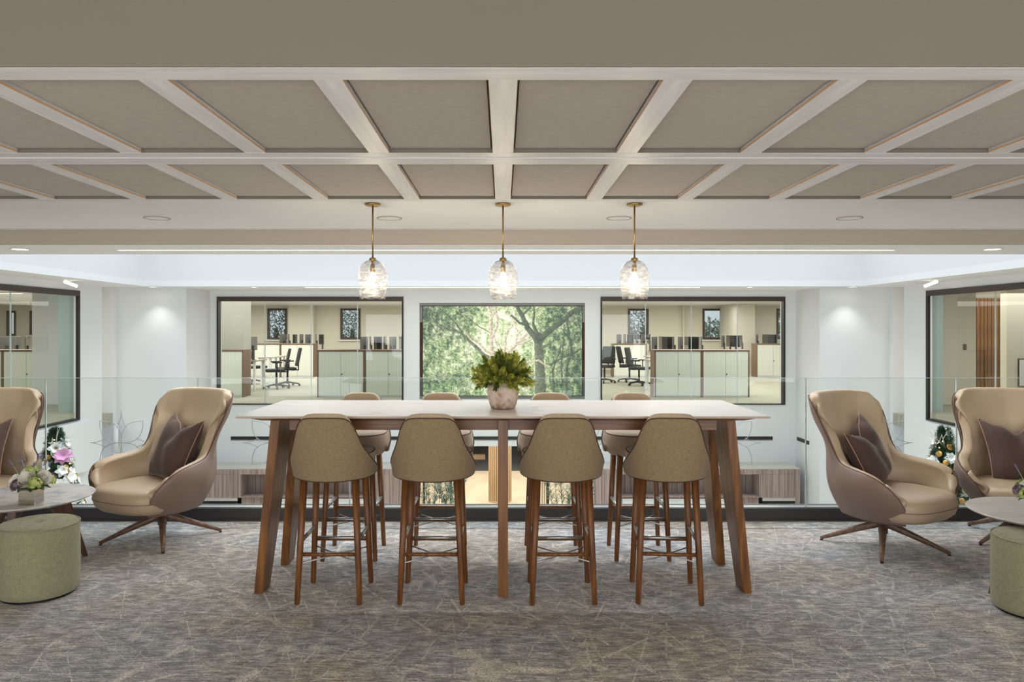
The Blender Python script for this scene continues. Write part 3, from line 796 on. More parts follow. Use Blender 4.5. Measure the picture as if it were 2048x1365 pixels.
for x, nm in ((40, 'left'), (1985, 'right')):
    Y = (2.14 - H) * F / (CY - 498); downlight(PX(x, Y), Y, 2.14, 0.065, f'round recessed light near the {nm} end of the near soffit', g)
def strip(x0, x1, Y, z, wd, label, power):
    t = thing('strip_light', label, 'strip light', ((x0 + x1) / 2, Y, z)); hl = (x1 - x0) / 2
    bm = bmesh.new(); box(bm, -hl - .01, hl + .01, -wd - .006, -wd, -0.004, 0); box(bm, -hl - .01, hl + .01, wd, wd + .006, -0.004, 0)
    obj('channel', bm, M['soffit'], t); obj('diffuser', B(-hl, hl, -wd, wd, -0.003, -0.0005), M['led'], t)
    a = area('strip_beam', (0, 0, -0.006), hl * 2, wd * 2, power, (0.93, 0.96, 1.0)); a.parent = t
Y = (2.14 - H) * F / (CY - 500)
strip(PX(237, Y), PX(1788, Y), Y, 2.14, 0.012, 'long lit linear light across the near soffit', 75)
Y = (ZW - H) * F / (CY - 575)
strip(PX(610, Y), PX(1400, Y), Y, ZW, 0.02, 'shorter lit linear light in the far soffit above the screen', 14)
for s, nm, x in ((-1, 'left', 140), (1, 'right', 1863)):
    Y = 11.3; t = thing('track_spotlight', f'small white spotlight on the {nm} side soffit', 'spotlight', (PX(x, Y), Y, ZW), 0)
    obj('base', lathe(bmesh.new(), [(0, 0), (0.03, 0), (0.03, -0.015), (0, -0.015)], 16), M['soffit'], t)
    obj('stem', tube(bmesh.new(), [(0, 0, -0.01), (0, 0, -0.045)], 0.008), M['soffit'], t)
    obj('head', tube(bmesh.new(), [(-0.09 * -s, 0, -0.02), (0.09 * -s, 0.03, -0.09)], 0.022, 12), M['led_soft'], t, True)
# round ceiling speakers
for x, nm in ((314, 'leftmost, far from the pendants'), (779, 'just right of the left pendant'), (1238, 'just left of the right pendant'), (1699, 'rightmost, far from the pendants')):
    Y = (ZC + 0.008 - H) * F / (CY - 436)
    t = thing('ceiling_speaker', f'flat round white ceiling speaker, {nm}', 'speaker', (PX(x, Y), Y, ZC + 0.008), 0, 'round speakers in the lounge ceiling')
    obj('rim', lathe(bmesh.new(), [(0.078, 0), (0.086, 0), (0.086, -0.006), (0.078, -0.006)], 40, close=True), M['panel'], t, True)
    obj('grille', lathe(bmesh.new(), [(0, -0.004), (0.076, -0.004), (0.076, -0.0005), (0, -0.0005)], 40), M['ceil_white'], t)

# ================================================================= PENDANTS
def pendant(x, label):
    Y = 4.52
    t = thing('pendant_lamp', label, 'pendant lamp', (PX(x, Y), Y, 0), 0, 'brass pendants with textured glass shades over the tall table')
    zc = ZC + 0.008
    obj('canopy', lathe(bmesh.new(), [(0, zc - 0.001), (0.047, zc - 0.001), (0.048, zc - 0.010), (0.036, zc - 0.016), (0, zc - 0.017)], 32), M['brass'], t, True)
    obj('rod', tube(bmesh.new(), [(0, 0, zc - 0.016), (0, 0, 1.915)], 0.0052, 12), M['brass'], t, True)
    obj('cap', lathe(bmesh.new(), [(0.006, 1.928), (0.018, 1.924), (0.022, 1.915), (0.020, 1.906), (0, 1.905)], 24), M['brass'], t, True)
    obj('lamp_holder', lathe(bmesh.new(), [(0, 1.904), (0.010, 1.904), (0.010, 1.885), (0.015, 1.88), (0.016, 1.845), (0.012, 1.838), (0, 1.838)], 20), M['brass'], t, True)
    obj('bulb', lathe(bmesh.new(), [(0, 1.838), (0.008, 1.837), (0.013, 1.825), (0.0185, 1.812), (0.0195, 1.80), (0.016, 1.787), (0.008, 1.78), (0, 1.779)], 20), M['bulb'], t, True)
    prof = [(0.020, 1.912), (0.042, 1.904), (0.062, 1.888), (0.077, 1.866), (0.086, 1.838), (0.089, 1.808), (0.088, 1.780), (0.084, 1.740), (0.079, 1.705), (0.075, 1.678)]
    bm = bmesh.new(); lathe(bm, prof + [(r - 0.004, z) for r, z in prof[::-1]], 48)
    rr = random.Random(int(x))
    for v in bm.verts:
        a = math.atan2(v.co.y, v.co.x)
        k = 1 + 0.012 * math.sin(5 * a + v.co.z * 60 + x) + 0.008 * math.sin(11 * a - v.co.z * 90)
        v.co.x *= k; v.co.y *= k
        if v.co.z < 1.69: v.co.z += 0.003 * math.sin(7 * a + x)
    obj('shade', bm, M['shade'], t, True)
    l = bpy.data.lights.new('bulb_light', 'POINT'); l.energy = 4.0; l.color = (1.0, 0.84, 0.64); l.shadow_soft_size = 0.02
    o = bpy.data.objects.new('bulb_light', l); C.objects.link(o); o.parent = t; o.location = (0, 0, 1.765)
pendant(745.5, 'glass and brass pendant lamp, left of three over the tall table')
pendant(1006, 'glass and brass pendant lamp, middle one directly above the potted greenery')
pendant(1269, 'glass and brass pendant lamp, right of three over the tall table')

# ================================================================= GLASS BALUSTRADE
def petal_curve(side_sign, w, t0, ln, ang):
    pts = []
    for i in range(15):
        t = i / 14
        r = ln * t; q = side_sign * w * math.sin(PI * t) ** 0.9
        pts.append((r * math.cos(ang) - q * math.sin(ang), r * math.sin(ang) + q * math.cos(ang)))
    return pts
def flower_bm():
    bm = bmesh.new()
    def line(p): tube(bm, [(x, 0, z) for x, z in p], 0.0026, 4)
    for a in (45, 135, 225, 315):
        for s in (-1, 1): line(petal_curve(s, 0.066, 0, 0.238, R(a)))
    for a in (0, 90, 180, 270):
        for s in (-1, 1):
            p = []
            for i in range(10):
                t = i / 9
                r = 0.245 - (0.245 - 0.116) * t; q = s * 0.036 * t ** 1.9
                p.append((r * math.cos(R(a)) - q * math.sin(R(a)), r * math.sin(R(a)) + q * math.cos(R(a))))
            line(p)
    return bm
bal = thing('glass_balustrade', 'clear frameless glass balustrade with etched flowers behind the armchairs', 'balustrade', (0, YK + 0.043, 0.1))
YG = 0.0
edges = [-7.15, -5.95, -4.76, -3.58, -2.39, -1.20, -0.01, 1.185, 2.37, 3.55, 4.74, 5.93, 7.12]
fl0 = None
for a, b in zip(edges, edges[1:]):
    p = obj('glass_panel', B(-(b - a) / 2 + 0.004, (b - a) / 2 - 0.004, -0.006, 0.006, 0.003, 1.009), M['glass'], bal, loc=((a + b) / 2, 0, 0))
    if abs((a + b) / 2) < 5.4:
        if fl0 is None:
            fl = fl0 = obj('etched_flower', flower_bm(), M['etch'], p, loc=(0, -0.0075, 0.504))
        else:
            fl = fl0.copy(); C.objects.link(fl); fl.parent = p
    if b < 7:
        obj('glass_joint', B(-0.0035, 0.0035, -0.006, 0.006, 0.003, 1.009), M['joint'], bal, loc=(b, 0, 0))
bmx = bmesh.new(); box(bmx, -7.15, 7.12, -0.006, 0.006, 1.0092, 1.0125)
obj('polished_edge', bmx, M['joint'], bal)

# ================================================================= TALL TABLE
TY0, TY1, TW, TZ = 4.065, 4.977, 1.45, 1.023
tab = thing('bar_table', 'long bar height table with white slab top and splayed walnut legs', 'table', (0, (TY0 + TY1) / 2, 0))
hd = (TY1 - TY0) / 2
obj('table_top', box(bmesh.new(), -TW, TW, -hd, hd, TZ - 0.013, TZ, 0, 0.0015), M['ceramic'], tab)
obj('slab_edge', B(-TW + 0.001, TW - 0.001, -hd - 0.0006, hd + 0.0006, TZ - 0.0125, TZ - 0.002), M['slab_edge'], tab)
obj('sub_top', prism(bmesh.new(), [(-TW + 0.115, -hd + 0.085, TZ - 0.034), (TW - 0.115, -hd + 0.085, TZ - 0.034), (TW - 0.115, hd - 0.085, TZ - 0.034), (-TW + 0.115, hd - 0.085, TZ - 0.034)],
    [(-TW + 0.05, -hd + 0.03, TZ - 0.0135), (TW - 0.05, -hd + 0.03, TZ - 0.0135), (TW - 0.05, hd - 0.03, TZ - 0.0135), (-TW + 0.05, hd - 0.03, TZ - 0.0135)]), M['walnut_h'], tab)
zt = TZ - 0.0345
obj('apron_rail', B(-1.205, 1.205, -hd + 0.17, -hd + 0.205, 0.925, zt), M['walnut_h'], tab)
obj('apron_rail', B(-1.205, 1.205, hd - 0.205, hd - 0.17, 0.925, zt), M['walnut_h'], tab)
for s in (-1, 1):
    for f in (-1, 1):
        # splayed plank leg: wide under the top, tapering to the floor
        xo_b, xi_b, xo_t, xi_t = 1.407 * s, 1.357 * s, 1.293 * s, 1.243 * s
        yo_b, yi_b = f * (hd - 0.165 + 0.0), f * (hd - 0.165 - 0.155)
        yo_t, yi_t = f * (hd - 0.105), f * (hd - 0.105 - 0.30)
        yo_b = f * (hd - 0.10) ; yi_b = f * (hd - 0.235)
        if f < 0: yo_b += 0.07; yi_b += 0.07
        bm = prism(bmesh.new(), [(xo_b, yo_b, 0), (xi_b, yo_b, 0), (xi_b, yi_b, 0), (xo_b, yi_b, 0)], [(xo_t, yo_t, zt - .0005), (xi_t, yo_t, zt - .0005), (xi_t, yi_t, zt - .0005), (xo_t, yi_t, zt - .0005)])
        bmesh.ops.bevel(bm, geom=list(bm.edges), offset=0.003, segments=2, affect='EDGES')
        obj('leg', bm, M['walnut'], tab)
cl = B(-0.028, 0.028, -hd + 0.115, -hd + 0.169, 0, zt - .0005, 0.003)
obj('centre_leg', cl, M['walnut'], tab)
obj('centre_leg', B(-0.028, 0.028, hd - 0.169, hd - 0.115, 0, zt - .0005, 0.003), M['walnut'], tab)

# ================================================================= BAR STOOLS
def stool_shell_point(th, z, out=0.0):
    rx = 0.222 + out; ry = 0.228 + out
    zz = max(0.0, z - 0.72)
    taper = 1 - 0.06 * max(0.0, (0.76 - z) / 0.10) ** 1.5
    lean = 0.16 * zz
    flat = 1 - 0.30 * min(1, zz / 0.3)
    x = rx * math.sin(th) * taper
    y = -ry * (math.cos(th) * taper * flat + (1 - flat)) - lean
    return Vector((x, y, z))
HT = ([0, 18, 26, 33, 37, 40, 44.3, 48.5, 55, 64, 71, 84, 96, 108], [1.05, 1.049, 1.045, 1.034, 1.02, 1.0, .955, .907, .868, .83, .80, .76, .74, .72])
def stool_h(th): return interp(abs(math.degrees(th)), *HT)
def make_stool():
    t = thing('bar_stool', 'x', 'bar stool')
    TM = R(104)
    def hh(th):      # rim height, softened
        return sum(stool_h(th + R(k)) for k in (-5, -2.5, 0, 2.5, 5)) / 5
    def shell(out, drop):
        def fn(u, v):
            th = (u * 2 - 1) * TM
            zb = 0.672 + 0.016 * (abs(u * 2 - 1)) ** 2
            return stool_shell_point(th, zb + (hh(th) - drop - zb) * v, out)
        return fn
    bm = bmesh.new(); grid(bm, 52, 12, shell(-0.008, 0.0))
    mod_solid(obj('back_padding', bm, M['stool_top'], t, True), 0.040, 0.0, 1)
    bm = bmesh.new(); grid(bm, 52, 12, shell(0.012, 0.024))
    mod_solid(obj('outer_back', bm, M['stool'], t, True), 0.014, 0.0, 1)
    pts = [stool_shell_point((i / 80 * 2 - 1) * TM, hh((i / 80 * 2 - 1) * TM) - 0.024, 0.018) for i in range(81)]
    obj('back_piping', tube(bmesh.new(), pts, 0.0028, 6), M['seam'], t, True)
    pts = [stool_shell_point((i / 50 * 2 - 1) * TM, 0.675 + 0.016 * abs(i / 50 * 2 - 1) ** 2, 0.0165) for i in range(51)]
    obj('hem', tube(bmesh.new(), pts, 0.003, 6), M['seam'], t, True)
    # seat drum, a rounded square in plan
    def ring(k, rx, ry, z, n=48):
        a = 2 * PI * k / n; c, s_ = math.cos(a), math.sin(a); e = 0.86
        return (rx * math.copysign(abs(c) ** e, c), 0.006 + ry * math.copysign(abs(s_) ** e, s_), z)
    prof = [(0.0, 0.668), (0.15, 0.668), (0.196, 0.672), (0.212, 0.69), (0.220, 0.73), (0.222, 0.79), (0.217, 0.806), (0.205, 0.816), (0.16, 0.826), (0.08, 0.832), (0, 0.833)]
    bm = bmesh.new(); rings = []
    for r, z in prof:
        rings.append([bm.verts.new(ring(k, max(r - (0.02 if z > 0.66 else 0), 1e-4) if False else max(r, 1e-4), max(r, 1e-4), z)) for k in range(48)])
    for a, b in zip(rings, rings[1:]):
        for k in range(48): bm.faces.new((a[k], a[(k + 1) % 48], b[(k + 1) % 48], b[k]))
    seat = obj('seat', bm, M['stool_top'], t, True)
    obj('seat_piping', tube(bmesh.new(), [ring(k, 0.2165, 0.2165, 0.807) for k in range(48)], 0.003, 6, closed=True), M['seam'], seat, True)
    def legpt(sx_, sy_, z):
        k = z / 0.69
        return Vector((sx_ * (0.170 - 0.030 * k), sy_ * (0.176 - 0.036 * k), z))
    for sx_ in (-1, 1):
        for sy_ in (-1, 1):
            obj('leg', tube(bmesh.new(), [legpt(sx_, sy_, 0), legpt(sx_, sy_, 0.004), legpt(sx_, sy_, 0.3), legpt(sx_, sy_, 0.69)], [0.012, 0.0145, 0.0175, 0.021], 14), M['walnut_leg'], t, True)
    obj('stretcher', tube(bmesh.new(), [legpt(-1, -1, 0.268), legpt(1, -1, 0.268)], 0.0105, 10), M['walnut_leg'], t, True)
    for z, A, B_ in ((0.262, (-1, 1), (1, 1)), (0.335, (-1, -1), (-1, 1)), (0.335, (1, -1), (1, 1))):
        s_ = obj('stretcher', tube(bmesh.new(), [legpt(*A, z), legpt(*B_, z)], 0.010, 10), M['walnut_leg'], t, True)
        a, b = legpt(*A, z), legpt(*B_, z); d = (b - a).normalized() * 0.017
        tb = bmesh.new(); tube(tb, [a + d + Vector((0, 0, 0.006)), b - d + Vector((0, 0, 0.006))], 0.0105, 12)
        obj('foot_plate', tb, M['steel'], s_, True)
    for A, B_, z in (((-1, -1), (1, 1), 0.218), ((1, -1), (-1, 1), 0.224)):
        obj('cross_wire', tube(bmesh.new(), [legpt(*A, z), legpt(*B_, z)], 0.0042, 8), M['steel'], t, True)
    return t
stool0 = make_stool(); used = [False]
def put_stool(x, y, rz, label, group):
    s = stool0 if not used[0] else dup(stool0)
    used[0] = True
    place(s, (x, y, 0), rz, label, group)
gn, gf = 'bar stools with their backs to the camera', 'bar stools across the table facing the camera'
put_stool(-0.948, 4.245, 0, 'near side bar stool, first from the left, back to the camera', gn)
put_stool(-0.391, 4.245, 0, 'near side bar stool, second from the left, back to the camera', gn)
put_stool(0.328, 4.245, 0, 'near side bar stool, third from the left, just right of the centre leg', gn)
put_stool(0.918, 4.245, R(-4.4), 'near side bar stool, rightmost, slightly turned', gn)
put_stool(-0.992, 5.0, PI, 'far side bar stool behind the table, leftmost', gf)
put_stool(-0.432, 5.0, PI, 'far side bar stool behind the table, second from the left', gf)
put_stool(0.332, 5.0, PI, 'far side bar stool behind the table, second from the right', gf)
put_stool(0.900, 5.0, PI, 'far side bar stool behind the table, rightmost', gf)

# ================================================================= POTTED GREENERY on the table
def cypress_sprig(seed):
    rr = random.Random(seed); bm = bmesh.new()
    L_ = 1.0
    tube(bm, [(0, 0, 0), (0, 0.01, 0.5), (0, -0.005, 0.97)], [0.022, 0.014, 0.006], 4)
    def leaf(p, d, ln, wd):
        d = d.normalized(); s_ = d.cross(Vector((rr.uniform(-1, 1), rr.uniform(-1, 1), rr.uniform(-1, 1)))).normalized() * wd
        n = d.cross(s_).normalized() * wd * 0.5
        v = [bm.verts.new(q) for q in (p, p + d * ln * 0.5 + s_ + n, p + d * ln, p + d * ln * 0.5 - s_ + n)]
        bm.faces.new(v)
    for i in range(26):
        z = 0.16 + 0.84 * i / 26
        for k in range(4):
            a = rr.uniform(0, 2 * PI)
            d = Vector((math.cos(a), math.sin(a), rr.uniform(0.7, 1.3)))
            ln = 0.20 * (1.1 - 0.55 * z)
            base = Vector((0, 0, z))
            for q in range(4):
                leaf(base + d * ln * q * 0.22, d + Vector((rr.uniform(-.7, .7), rr.uniform(-.7, .7), rr.uniform(-.2, .7))), ln * 0.66, 0.030)
    return bm
def leaf_mat(name, c1, c2, scale=30, rough=0.55):
    m, nt, b = new_mat(name)
    tc = nt.nodes.new('ShaderNodeTexCoord'); n = nt.nodes.new('ShaderNodeTexNoise'); n.inputs['Scale'].default_value = scale
    nt.links.new(tc.outputs['Object'], n.inputs['Vector'])
    r = nt.nodes.new('ShaderNodeValToRGB'); r.color_ramp.elements[0].position = 0.35; r.color_ramp.elements[1].position = 0.65
    r.color_ramp.elements[0].color = lin(c1); r.color_ramp.elements[1].color = lin(c2)
    nt.links.new(n.outputs['Fac'], r.inputs['Fac']); nt.links.new(r.outputs['Color'], b.inputs['Base Color'])
    b.inputs['Roughness'].default_value = rough
    return m
M['cypress'] = leaf_mat('yellow green cypress', (126, 136, 44), (214, 210, 104), 5)
M['cypress_mid'] = leaf_mat('fresh green cypress', (92, 110, 36), (170, 178, 74), 5)
M['cypress_dark'] = leaf_mat('deeper green cypress', (62, 80, 26), (126, 138, 52), 5)
def pot_mat():
    m, nt, b = new_mat('chalky weathered terracotta')
    L = nt.links.new; N = nt.nodes.new
    tc = N('ShaderNodeTexCoord'); n = N('ShaderNodeTexNoise'); n.inputs['Scale'].default_value = 26; n.inputs['Detail'].default_value = 8; n.inputs['Roughness'].default_value = 0.7
    L(tc.outputs['Object'], n.inputs['Vector'])
    sp = N('ShaderNodeSeparateXYZ'); L(tc.outputs['Object'], sp.inputs[0])
    ad = N('ShaderNodeMath'); ad.operation = 'MULTIPLY_ADD'; ad.inputs[1].default_value = 0.9; L(sp.outputs[2], ad.inputs[0]); L(n.outputs['Fac'], ad.inputs[2])
    r = N('ShaderNodeValToRGB'); e = r.color_ramp.elements
    e[0].position = 0.44; e[0].color = lin((164, 132, 108)); e[1].position = 0.56; e[1].color = lin((204, 184, 166))
    x = e.new(0.75); x.color = lin((216, 202, 188))
    L(ad.outputs[0], r.inputs['Fac']); L(r.outputs[0], b.inputs['Base Color']); b.inputs['Roughness'].default_value = 0.85
    bp = N('ShaderNodeBump'); bp.inputs['Strength'].default_value = 0.4; bp.inputs['Distance'].default_value = 0.004; L(n.outputs['Fac'], bp.inputs['Height']); L(bp.outputs[0], b.inputs['Normal'])
    return m
M['pot'] = pot_mat()
pt = thing('potted_greenery', 'weathered clay pot of bushy green cypress sprigs on the tall table', 'potted plant', (-0.0, 4.47, TZ + 0.0005))
prof = [(0, 0), (0.066, 0), (0.072, 0.004), (0.082, 0.03), (0.091, 0.07), (0.0945, 0.10), (0.092, 0.122), (0.083, 0.138), (0.074, 0.144), (0.070, 0.150), (0.071, 0.166), (0.078, 0.174), (0.072, 0.176), (0.066, 0.168), (0.062, 0.14), (0, 0.135)]
obj('pot', lathe(bmesh.new(), prof, 40), M['pot'], pt, True)
vars_ = []
rr = random.Random(4)
for i in range(4):
    o = obj('sprig', cypress_sprig(i), M[('cypress', 'cypress_mid', 'cypress', 'cypress_dark')[i]], pt)
    vars_.append(o)
nsp = 88
for i in range(nsp):
    o = vars_[i] if i < 4 else vars_[i % 4].copy()
    if i >= 4: C.objects.link(o)
    k = (i + 0.5) / nsp
    el = R(84) - R(124) * k ** 0.85          # from straight up to drooping
    az = i * 2.39996
    d = Vector((math.cos(az) * math.cos(el), math.sin(az) * math.cos(el), math.sin(el)))
    ln = (0.150 - 0.022 * math.cos(el) + rr.uniform(-0.022, 0.025)) * (1.0 if el > 0 else 0.80)
    o.scale = (ln * 0.9, ln * 0.9, ln)
    o.rotation_mode = 'QUATERNION'
    o.rotation_quaternion = d.to_track_quat('Z', 'Y')
    o.location = Vector((d.x * 0.045, d.y * 0.045, 0.172 + 0.012 * max(0, d.z)))
    if el < R(-8): o.location.z += 0.016; o.location.x = d.x * 0.075; o.location.y = d.y * 0.075

# ================================================================= WING ARMCHAIRS
S_ = [0, .25, .42, .5, .65, .8, .92, 1.0]
LOWX = [0, .165, .245, .285, .355, .388, .372, .305]; LOWY = [.285, .275, .225, .17, .04, -.12, -.26, -.335]
BOTX = [0, .120, .175, .200, .235, .245, .225, .170]; BOTY = [.215, .205, .165, .12, .02, -.10, -.20, -.255]
MIDX = [0, .140, .220, .262, .31, .34, .33, .29];     MIDY = [.315, .295, .235, .17, .04, -.12, -.26, -.335]
WNGX = [0, .215, .335, .385, .385, .38, .38, .38];     WNGY = [.395, .365, .265, .165, .1, .1, .1, .1]
TOPX = [0, .205, .325, .370, .37, .37, .37, .37];     TOPY = [.430, .400, .300, .205, .1, .1, .1, .1]
ZS = [0.235, 0.50, 0.665, 0.93, 1.06]
HS = ([0, .30, .38, .42, .45, .475, .495, .515, .545, .59, .68, .80, .88, .94, .98, 1.0], [1.042, 1.040, 1.034, 1.018, .985, .93, .81, .71, .645, .615, .600, .585, .562, .52, .455, .38])
def chair_pt(s, z, off=0.0):
    a = abs(s); sg = 1 if s >= 0 else -1
    def P(z_):
        xs = [interp(a, S_, t) for t in (BOTX, LOWX, MIDX, WNGX, TOPX)]
        ys = [interp(a, S_, t) for t in (BOTY, LOWY, MIDY, WNGY, TOPY)]
        # smooth in z with cosine blending
        for i in range(4):
            if z_ <= ZS[i + 1] or i == 3:
                t = (z_ - ZS[i]) / (ZS[i + 1] - ZS[i]); t = max(0, min(1, t))
                t = t if i in (0, 3) else smoothstep(t)
                if i == 0: t = math.sin(t * PI / 2)
                return Vector((xs[i] * (1 - t) + xs[i + 1] * t, ys[i] * (1 - t) + ys[i + 1] * t, z_))
    p = P(z)
    return Vector((p.x * sg * 1.12, p.y * 1.07, p.z))
def catmull_smooth(pts, it=2):
    return pts
def chair_grid(off, ztrim=0.0, crease=False):
    NU, NV = 104, 26
    P = []
    for i in range(NU + 1):
        s = i / NU * 2 - 1
        top = interp(abs(s), *HS) - ztrim
        col = []
        for j in range(NV + 1):
            z = 0.235 + (top - 0.235) * (j / NV)
            col.append(chair_pt(s, z))
        P.append(col)
    # relax so the control polygon's corners vanish
    for _ in range(11):
        Q = [[p.copy() for p in c] for c in P]
        for i in range(1, NU):
            for j in range(0, NV + 1):
                if j in (0, NV): Q[i][j] = P[i][j] * 0.5 + (P[i - 1][j] + P[i + 1][j]) * 0.25
                else: Q[i][j] = P[i][j] * 0.4 + (P[i - 1][j] + P[i + 1][j] + P[i][j - 1] + P[i][j + 1]) * 0.15
        P = Q
    # offset along the normal
    if off or crease:
        Q = [[None] * (NV + 1) for _ in range(NU + 1)]
        for i in range(NU + 1):
            for j in range(NV + 1):
                du = P[min(i + 1, NU)][j] - P[max(i - 1, 0)][j]; dv = P[i][min(j + 1, NV)] - P[i][max(j - 1, 0)]
                n = dv.cross(du).normalized()          # points inward
                c = Vector((0, 0, 0))
                inward = Vector((-P[i][j].x, -P[i][j].y, 0))
                if n.dot(inward) < 0: n = -n
                o = off
                if crease:
                    s = abs(i / NU * 2 - 1); z = P[i][j].z
                    if s < 0.52:
                        o -= 0.016 * math.exp(-((z - 0.655) / 0.012) ** 2) * smoothstep((0.52 - s) / 0.1)
                        o += 0.014 * math.exp(-((z - 0.60) / 0.05) ** 2) + 0.012 * math.exp(-((z - 0.74) / 0.07) ** 2)
                Q[i][j] = P[i][j] + n * o
        P = Q
    return P
def bm_from(P):
    bm = bmesh.new(); V = [[bm.verts.new(p) for p in c] for c in P]
    for i in range(len(P) - 1):
        for j in range(len(P[0]) - 1):
            bm.faces.new((V[i][j], V[i + 1][j], V[i + 1][j + 1], V[i][j + 1]))
    return bm
def make_armchair():
    t = thing('wing_armchair', 'x', 'armchair')
    def solid(P, thick):
        pass
    outer = chair_grid(0.0, 0.020)
    o = obj('outer_shell', bm_from(outer), M['leather_out'], t, True); mod_solid(o, 0.016, 0, 0)
    inner = chair_grid(0.033, 0.0, True)
    o = obj('inner_padding', bm_from(inner), M['leather'], t, True); mod_solid(o, 0.062, 0, 1)
    rim = [c[-1] for c in chair_grid(-0.005, 0.018)]
    obj('edge_piping', tube(bmesh.new(), rim, 0.0032, 6), M['leather_seam'], t, True)
    # seat cushion
    def ring(k, n, sc, z, inset=0.0):
        a = 2 * PI * k / n; c, s_ = math.cos(a), math.sin(a); e = 0.62
        x = 0.327 * math.copysign(abs(c) ** e, c) * sc
        y = -0.085 + 0.330 * math.copysign(abs(s_) ** e, s_) * sc
        if s_ > 0: x *= 1 - 0.22 * s_
        return (x, y, z)
    n = 56; bm = bmesh.new(); rings = []
    for sc, z in ((0.01, 0.250), (0.70, 0.250), (0.86, 0.256), (0.955, 0.285), (0.995, 0.325), (1.0, 0.36), (0.975, 0.392), (0.92, 0.410), (0.80, 0.420), (0.5, 0.425), (0.01, 0.426)):
        rings.append([bm.verts.new(ring(k, n, sc, z - (0.012 * sc if z < .3 and math.sin(2 * PI * k / n) > 0 else 0))) for k in range(n)])
    for a, b in zip(rings, rings[1:]):
        for k in range(n): bm.faces.new((a[k], a[(k + 1) % n], b[(k + 1) % n], b[k]))
    seat = obj('seat_cushion', bm, M['leather'], t, True)
    obj('seat_seam', tube(bmesh.new(), [ring(k, n, 1.0, 0.335) for k in range(n)], 0.0028, 6, closed=True), M['leather_out'], seat, True)
    # underside pan, column, four point base
    obj('seat_pan', lathe(bmesh.new(), [(0, 0.225), (0.13, 0.228), (0.20, 0.240), (0.215, 0.252), (0, 0.252)], 28), M['leather_out'], t, True)
    obj('column', lathe(bmesh.new(), [(0, 0.10), (0.030, 0.10), (0.030, 0.205), (0.024, 0.21), (0.024, 0.236), (0, 0.236)], 20), M['collar'], t, True)
    for k in range(4):
        a = k * PI / 2 + PI / 4
        d = Vector((math.cos(a), math.sin(a), 0))
        obj('leg', tube(bmesh.new(), [d * 0.012 + Vector((0, 0, 0.165)), d * 0.05 + Vector((0, 0, 0.155)), d * 0.22 + Vector((0, 0, 0.088)), d * 0.395 + Vector((0, 0, 0.014))], [0.026, 0.027, 0.020, 0.0115], 12), M['chair_leg'], t, True)
        obj('foot_glide', lathe(bmesh.new(), [(0, 0), (0.011, 0), (0.011, 0.006), (0, 0.006)], 12, d.x * 0.39, d.y * 0.39), M['collar'], t, True)
    return t
arm0 = make_armchair()
def put_chair(src, x, y, face, label, legrot=None):
    """face: heading of the seat front, degrees clockwise from straight at the camera (towards -X)"""
    c = src
    place(c, (x, y, 0), R(-face), label, 'tan leather wing armchairs with brown cushions')
    return c
c2, c3, c4 = dup(arm0), dup(arm0), dup(arm0)
def legs_to(c, world_deg):
    """the base swivels on its own: turn the four legs to a world heading"""
    rz = c.rotation_euler.z
    k = 0
    for ch in c.children:
        if ch.name.startswith(('leg', 'foot_glide')): ch.rotation_euler.z = R(world_deg) - rz
put_chair(arm0, -2.43, 5.35, 27, 'tan wing armchair turned left, second from the left edge'); 
put_chair(c2, 2.60, 5.13, -31, 'tan wing armchair turned right, just right of the tall table')
put_chair(c3, -3.75, 5.33, -20, 'tan wing armchair cut off by the left edge of the picture')
put_chair(c4, 3.67, 5.32, 20, 'tan wing armchair cut off by the right edge of the picture')
bpy.context.view_layer.update()
legs_to(arm0, -110); legs_to(c2, -73); legs_to(c3, -70); legs_to(c4, -115)

def make_pillow():
    bm = bmesh.new(); n = 26
    def pt(a, b, side):
        ax, bz = a, b
        x = 0.225 * a * (1 - 0.10 * (1 - b * b)); z = 0.225 * b * (1 - 0.10 * (1 - a * a))
        ch = math.exp(-(a / 0.30) ** 2) * smoothstep((b + 0.1) / 1.1)
        z -= 0.075 * ch
        z += 0.035 * smoothstep((abs(a) - 0.6) / 0.4) * smoothstep((b - 0.3) / 0.7)
        th = 0.088 * (max(0, 1 - a ** 4) * max(0, 1 - b ** 4)) ** 0.62 * (1 - 0.30 * math.exp(-(a / 0.22) ** 2) * smoothstep((b + 0.1) / 0.9))
        th += 0.004 * math.sin(9 * a + 4 * b) * (1 - a * a) * (1 - b * b)
        return Vector((x, side * th, z))
    V = {}
    for side in (-1, 1):
        for i in range(n + 1):
            for j in range(n + 1):
                a, b = i / n * 2 - 1, j / n * 2 - 1
                edge = i in (0, n) or j in (0, n)
                if edge and side == 1: V[(1, i, j)] = V[(-1, i, j)]
                else: V[(side, i, j)] = bm.verts.new(pt(a, b, side))
    for side in (-1, 1):
        for i in range(n):
            for j in range(n):
                bm.faces.new((V[(side, i, j)], V[(side, i + 1, j)], V[(side, i + 1, j + 1)], V[(side, i, j + 1)]))
    t = thing('scatter_cushion', 'x', 'cushion')
    o = obj('cover', bm, M['velvet'], t, True)
    rim = [pt(i / 20 * 2 - 1, -1, 1) for i in range(20)] + [pt(1, i / 20 * 2 - 1, 1) for i in range(20)] + [pt(1 - i / 20 * 2, 1, 1) for i in range(20)] + [pt(-1, 1 - i / 20 * 2, 1) for i in range(20)]
    obj('piping', tube(bmesh.new(), rim, 0.0032, 6, closed=True), M['velvet_pipe'], t, True)
    return t
pil0 = make_pillow()
